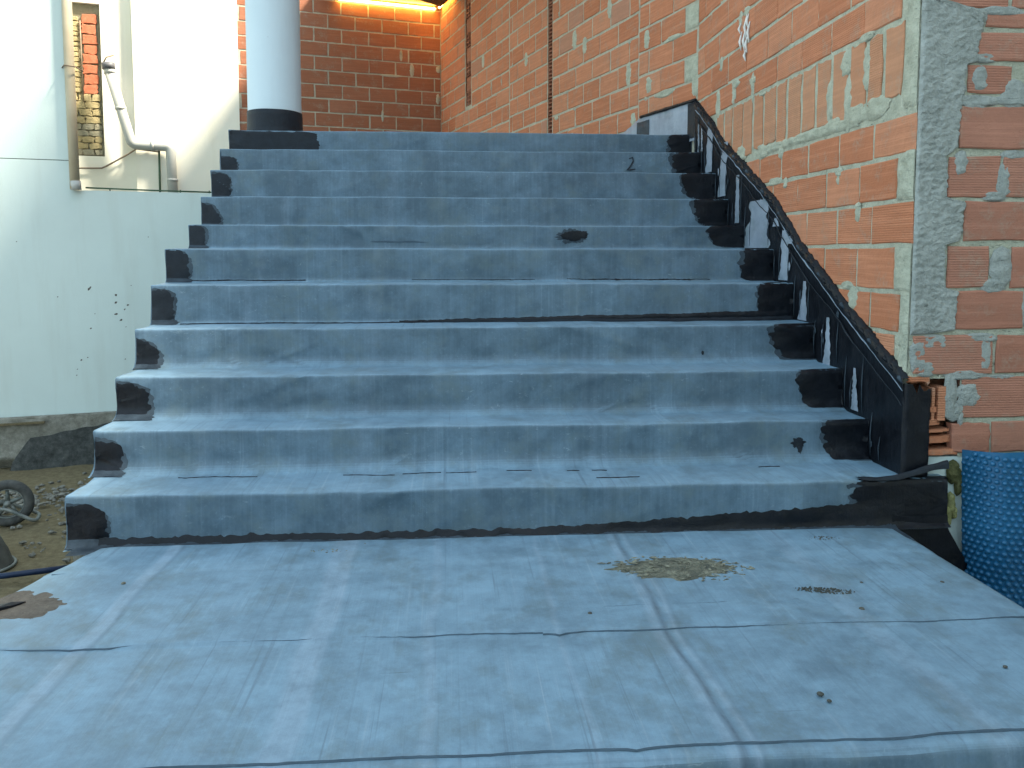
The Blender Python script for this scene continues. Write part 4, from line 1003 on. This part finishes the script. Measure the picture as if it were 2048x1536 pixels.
# ------------------------------------------------------------------ things on the platform
def flat_patch(name, cx, cy, rx, ry, mat, h, seed, label, cat, clip=None, rg=1.0):
    v = [(cx, cy, PZ + .007 + h)]; n = 110; f = []; rings = 9
    for r in range(1, rings+1):
        for q in range(n):
            a = 2*math.pi*q/n; k = r/rings; e = 1 + rg*(.16*nz(math.cos(a)*2, math.sin(a)*2, seed) + .07*nz(math.cos(a)*7, math.sin(a)*7, seed)) + max(0, rg-1)*(.10*nz(math.cos(a)*19, math.sin(a)*19, seed) + .08*nz(math.cos(a)*45, math.sin(a)*45, seed))
            x, y = cx + rx*k*e*math.cos(a), cy + ry*k*e*math.sin(a)
            if clip: x = max(x, plat_xl(y) + .012)
            v.append((x, y, PZ + .0045 + .8*disp(x, y, PZ)[1] + (h*(1-k*k) if r < rings else -.002) + (.6*h*abs(nz(x*26, y*26, seed)) if r < rings else 0)))
    for q in range(n): f.append((0, 1+q, 1+(q+1) % n))
    for r in range(rings-1):
        for q in range(n): f.append((1+r*n+q, 1+(r+1)*n+q, 1+(r+1)*n+(q+1) % n, 1+r*n+(q+1) % n))
    o = mesh(name, v, f, mat, None, True); tag(o, label, cat); return o
flat_patch('mud_patch', -1.268, 2.468, .150, .150, M_MUD, .003, 3, 'flat brown damp mud patch on the left edge of the platform', 'mud patch', True, .35)
mb = MB(); pts = [(-1.385, 2.44), (-1.30, 2.475), (-1.268, 2.492), (-1.29, 2.462), (-1.33, 2.425), (-1.375, 2.37)]
zt = PZ + .018
v = [(x, y, zt + .004*math.sin(i*2)) for i, (x, y) in enumerate(pts)] + [(x, y, zt - .007) for x, y in pts]; n = len(pts)
o = mesh('membrane_scrap', v, [tuple(range(n))] + [tuple(range(2*n-1, n-1, -1))] + [(i, n+i, n+(i+1) % n, (i+1) % n) for i in range(n)], M_BIT); tag(o, 'small black torn scrap lying on the mud patch at far left', 'scrap')
# heap of dry flakes
random.seed(31)
def flakes(name, cx, cy, rx, ry, n, size, label, cat, mat, hh=.012, rot=0.0):
    v = []; f = []
    for _ in range(n):
        a = random.uniform(0, 2*math.pi); k = math.sqrt(random.random())*(1 + .25*nz(math.cos(a)*3, math.sin(a)*3, cx))
        ex, ey = rx*k*math.cos(a), ry*k*math.sin(a); x = cx + ex*math.cos(rot) - ey*math.sin(rot); y = cy + ex*math.sin(rot) + ey*math.cos(rot)
        l = size*random.uniform(.5, 1.6); w_ = l*random.uniform(.18, .5); t = random.uniform(0, math.pi)
        z0 = PZ + .005 + .8*disp(x, y, PZ)[1] + random.random()*hh*(1-.7*k); ti, tj = random.uniform(-.12, .12), random.uniform(-.15, .15)
        d = Vector((math.cos(t), math.sin(t)*.55, ti)); e = Vector((-math.sin(t), math.cos(t)*.55, tj)); c0 = Vector((x, y, z0 + .003)); b0 = len(v)
        for (p, q) in ((-1, -.6), (-.3, -1), (.8, -.7), (1, .4), (.1, 1), (-.8, .5)): v.append(tuple(c0 + d*l*.5*p + e*w_*.5*q))
        v.append(tuple(c0 + Vector((0, 0, .0025))))
        for q in range(6): f.append((b0+q, b0+(q+1) % 6, b0+6))
        v_ = [Vector(p) - Vector((0, 0, .002)) for p in v[b0:b0+6]]; b1 = len(v); v += [tuple(p) for p in v_]
        f.append(tuple(range(b1+5, b1-1, -1)))
        for q in range(6): f.append((b0+q, b1+q, b1+(q+1) % 6, b0+(q+1) % 6))
    o = mesh(name, v, f, mat); tag(o, label, cat, None, 'stuff'); return o
flat_patch('flake_mat', .762, 2.622, .262, .118, M_MAT, .005, 9, 'matted grey yellow litter under the heap of dry flakes', 'debris', None, 2.0)
flakes('dry_flakes', .762, 2.625, .235, .105, 150, .022, 'scattered heap of dry yellowish flakes on the right of the platform', 'debris', M_STRAW, rot=-.12)
flakes('dry_flakes', 1.16, 2.41, .085, .020, 120, .008, 'thin smear of greyish flakes right of the big heap', 'debris', M_TRAY, .004, -.2)
flakes('dry_flakes', 1.36, 2.86, .06, .022, 90, .008, 'small grey crumb smear near the foot of the stairs', 'debris', M_TRAY, .004)
flakes('dry_flakes', -.40, 2.86, .10, .02, 20, .008, 'sparse pale crumbs in front of the bottom step', 'debris', M_STRAW, .003)
def clod(x, y, r, label, mat=M_TRAY, cat='clod'):
    me = bpy.data.meshes.new('clod'); bm = bmesh.new(); bmesh.ops.create_icosphere(bm, subdivisions=2, radius=r)
    for q in bm.verts: q.co *= 1 + .5*nz(q.co.x*60, q.co.y*60, q.co.z*60 + x*9); q.co.z = q.co.z*.55
    zz = PZ + .004 + .8*disp(x, y, PZ)[1] + r*.45 + ZO
    for q in bm.verts: q.co += Vector((x, y, zz))
    bm.to_mesh(me); bm.free(); o = link('clod', me, mat, None, True); tag(o, label, cat, 'clods on the platform')
clod(.872, 1.824, .0085, 'dark clod near the front edge of the platform, right of the pale stripe'); clod(1.206, 2.273, .009, 'grey clod lying just behind the long seam at right')
clod(1.40, 1.92, .005, 'tiny dark clod alone near the right front of the platform'); clod(1.555, 2.44, .007, 'small dark clod nearest the right edge of the platform')
clod(1.30, 2.46, .006, 'small dark clod right of the thin flake smear'); clod(.40, 2.30, .008, 'dark clod between the two seams left of the pale stripe')
clod(-.31, 2.925, .008, 'pale clod at the foot of the bottom riser', M_STRAW); clod(-1.04, 2.63, .007, 'pale clod near the left of the rear seam', M_STRAW)
clod(.880, 1.795, .006, 'small dark crumb just in front of the dark clod near the front edge')

# ------------------------------------------------------------------ yard things at the left
wb = thing('wheelbarrow', 'dirty overturned wheelbarrow with its rubber wheel up, on the sand at far left', 'wheelbarrow', (-3.9, 7.2, -2.42))
wc = Vector((-3.93, 7.5, -2.22)); ax = Vector((.30, -.95, .0)).normalized(); s1 = ax.cross(Vector((0, 0, 1))).normalized(); s2 = Vector((0, 0, 1))
def wheel_ring(prof, n=40):
    v = []; f = []; m_ = len(prof)
    for k in range(n):
        a = 2*math.pi*k/n; d = s1*math.cos(a) + s2*math.sin(a)
        for (r, o_) in prof: v.append(tuple(wc + d*r + ax*o_))
    for k in range(n):
        for q in range(m_): f.append((k*m_+q, ((k+1) % n)*m_+q, ((k+1) % n)*m_+(q+1) % m_, k*m_+(q+1) % m_))
    return v, f
ty = [(.165 + .045*math.cos(a), .045*math.sin(a)) for a in [2*math.pi*q/12 for q in range(12)]]
whl = mesh('wheel', *wheel_ring([(.124, -.03), (.132, -.03), (.132, .03), (.124, .03)]), M_STEEL, wb, True)
v, f = wheel_ring(ty); o = mesh('tyre', v, f, M_RUBBER, whl, True); o.location = (0, 0, 0)
mb = MB(); mb.tube([wc - ax*.055, wc + ax*.055], .026, 14)
for k in range(5):
    a = 2*math.pi*k/5 + .3; d = s1*math.cos(a) + s2*math.sin(a); mb.tube([wc + d*.02, wc + d*.12], [.020, .013], 8)
o = mb.build('hub', M_STEEL, whl, True); o.location = (0, 0, 0)
fr1 = bend([tuple(wc + ax*.085 + s1*.55 + Vector((0, 0, .02))), tuple(wc + ax*.085 + Vector((.0, 0, -.03))), tuple(wc + ax*.085 - s1*.22 + Vector((0, 0, -.17))), tuple(wc - ax*.085 - s1*.24 + Vector((0, 0, -.15))), tuple(wc - ax*.085 + Vector((0, 0, -.03))), tuple(wc - ax*.085 + s1*.55 + Vector((0, 0, .02)))], .06)
MB().tube(fr1, .016, 10).build('frame', M_STEEL, wb, True)
def trayf(a, b):
    th = 2*math.pi*a; r = .42*(.55 + .45*b); return (-3.82 + r*math.cos(th)*1.05, 6.45 + r*math.sin(th)*.7, -2.40 + .26*(1-b**2.5) + .01*nz(a*9, b*9))
sheet('tray', trayf, 40, 12, M_TRAY, wb)
MB().lathe([(.001, .263), (.12, .262), (.231, .26)], (-3.82, 6.45, -2.40), 40).build('tray_floor', M_TRAY, wb, True)
MB().tube([(-3.82 + .43*1.05*math.cos(t), 6.45 + .43*.7*math.sin(t), -2.40) for t in [2*math.pi*k/40 for k in range(41)]], .012, 8).build('tray_rim', M_STEEL, wb, True)
o = MB().tube([(-3.9, 6.0, -2.34), (-3.25, 6.10, -2.345), (-2.6, 6.32, -2.35)], .022, 12).build('blue_pipe', M_BLUEP, None, True); tag(o, 'dark blue pipe lying on the sand beside the platform', 'pipe')
random.seed(77)
v = []; f = []
for _ in range(700):
    x = random.uniform(-4.9, -2.8); y = 8.35 + (x+4)*.3 + random.gauss(0, .28) - (random.random() < .35)*random.uniform(0, 1.9); r = random.uniform(.006, .028); b0 = len(v)
    for q in range(12):
        th = random.random()*6.28; ph = math.acos(random.uniform(-1, 1)); pass
    ico = [(0,0,1),(.89,0,.45),(.28,.85,.45),(-.72,.53,.45),(-.72,-.53,.45),(.28,-.85,.45),(.72,.53,-.45),(-.28,.85,-.45),(-.89,0,-.45),(-.28,-.85,-.45),(.72,-.53,-.45),(0,0,-1)]
    for p in ico: j = random.uniform(.7, 1.3); v.append((x + p[0]*r*j*1.3, y + p[1]*r*j, -2.41 + p[2]*r*j*.7 + r*.3))
    for t in [(0,1,2),(0,2,3),(0,3,4),(0,4,5),(0,5,1),(1,6,2),(2,7,3),(3,8,4),(4,9,5),(5,10,1),(2,6,7),(3,7,8),(4,8,9),(5,9,10),(1,10,6),(11,7,6),(11,8,7),(11,9,8),(11,10,9),(11,6,10)]: f.append(tuple(i+b0 for i in t))
o = mesh('rubble', v, f, M_ROCK); tag(o, 'scattered pale rubble on the sand along the white wall footing', 'rubble', None, 'stuff')

# ------------------------------------------------------------------ unseen houses added to keep the stairs in shade
def house(name, x0, x1, y0, y1, top, label, mat, face):
    t = thing(name, label, 'house', ((x0+x1)/2, (y0+y1)/2, -2.42))
    MB().box(x0, x1, y0, y1, -2.44, top).build('wall', mat, t)
    MB().box(x0 - .25, x1 + .25, y0 - .25, y1 + .25, top, top + .18).build('roof', M_CONC, t)
    for k in range(3):
        for z in (-1.2, 1.6):
            if face == 'x':
                y = y0 + (y1-y0)*(k+.5)/3; MB().box(x0 - .04, x0 + .02, y - .5, y + .5, z, z + 1.3).build('window', M_DARKPL, t)
            else:
                x = x0 + (x1-x0)*(k+.5)/3; MB().box(x - .5, x + .5, y1 - .02, y1 + .04, z, z + 1.3).build('window', M_DARKPL, t)
house('shade_house_right', 4.8, 9.0, -9.0, 2.95, 7.5, 'unseen house added beyond the right edge of the view to shade the stairs', M_CREAM, 'x')  # added out of view to keep direct sun off platform and facade
house('shade_house_behind', -9.0, 4.5, -14.0, -10.0, 3.4, 'unseen house added behind the viewpoint to cut low sky light', M_WHITE, 'y')  # added out of view so less low sky light reaches the risers
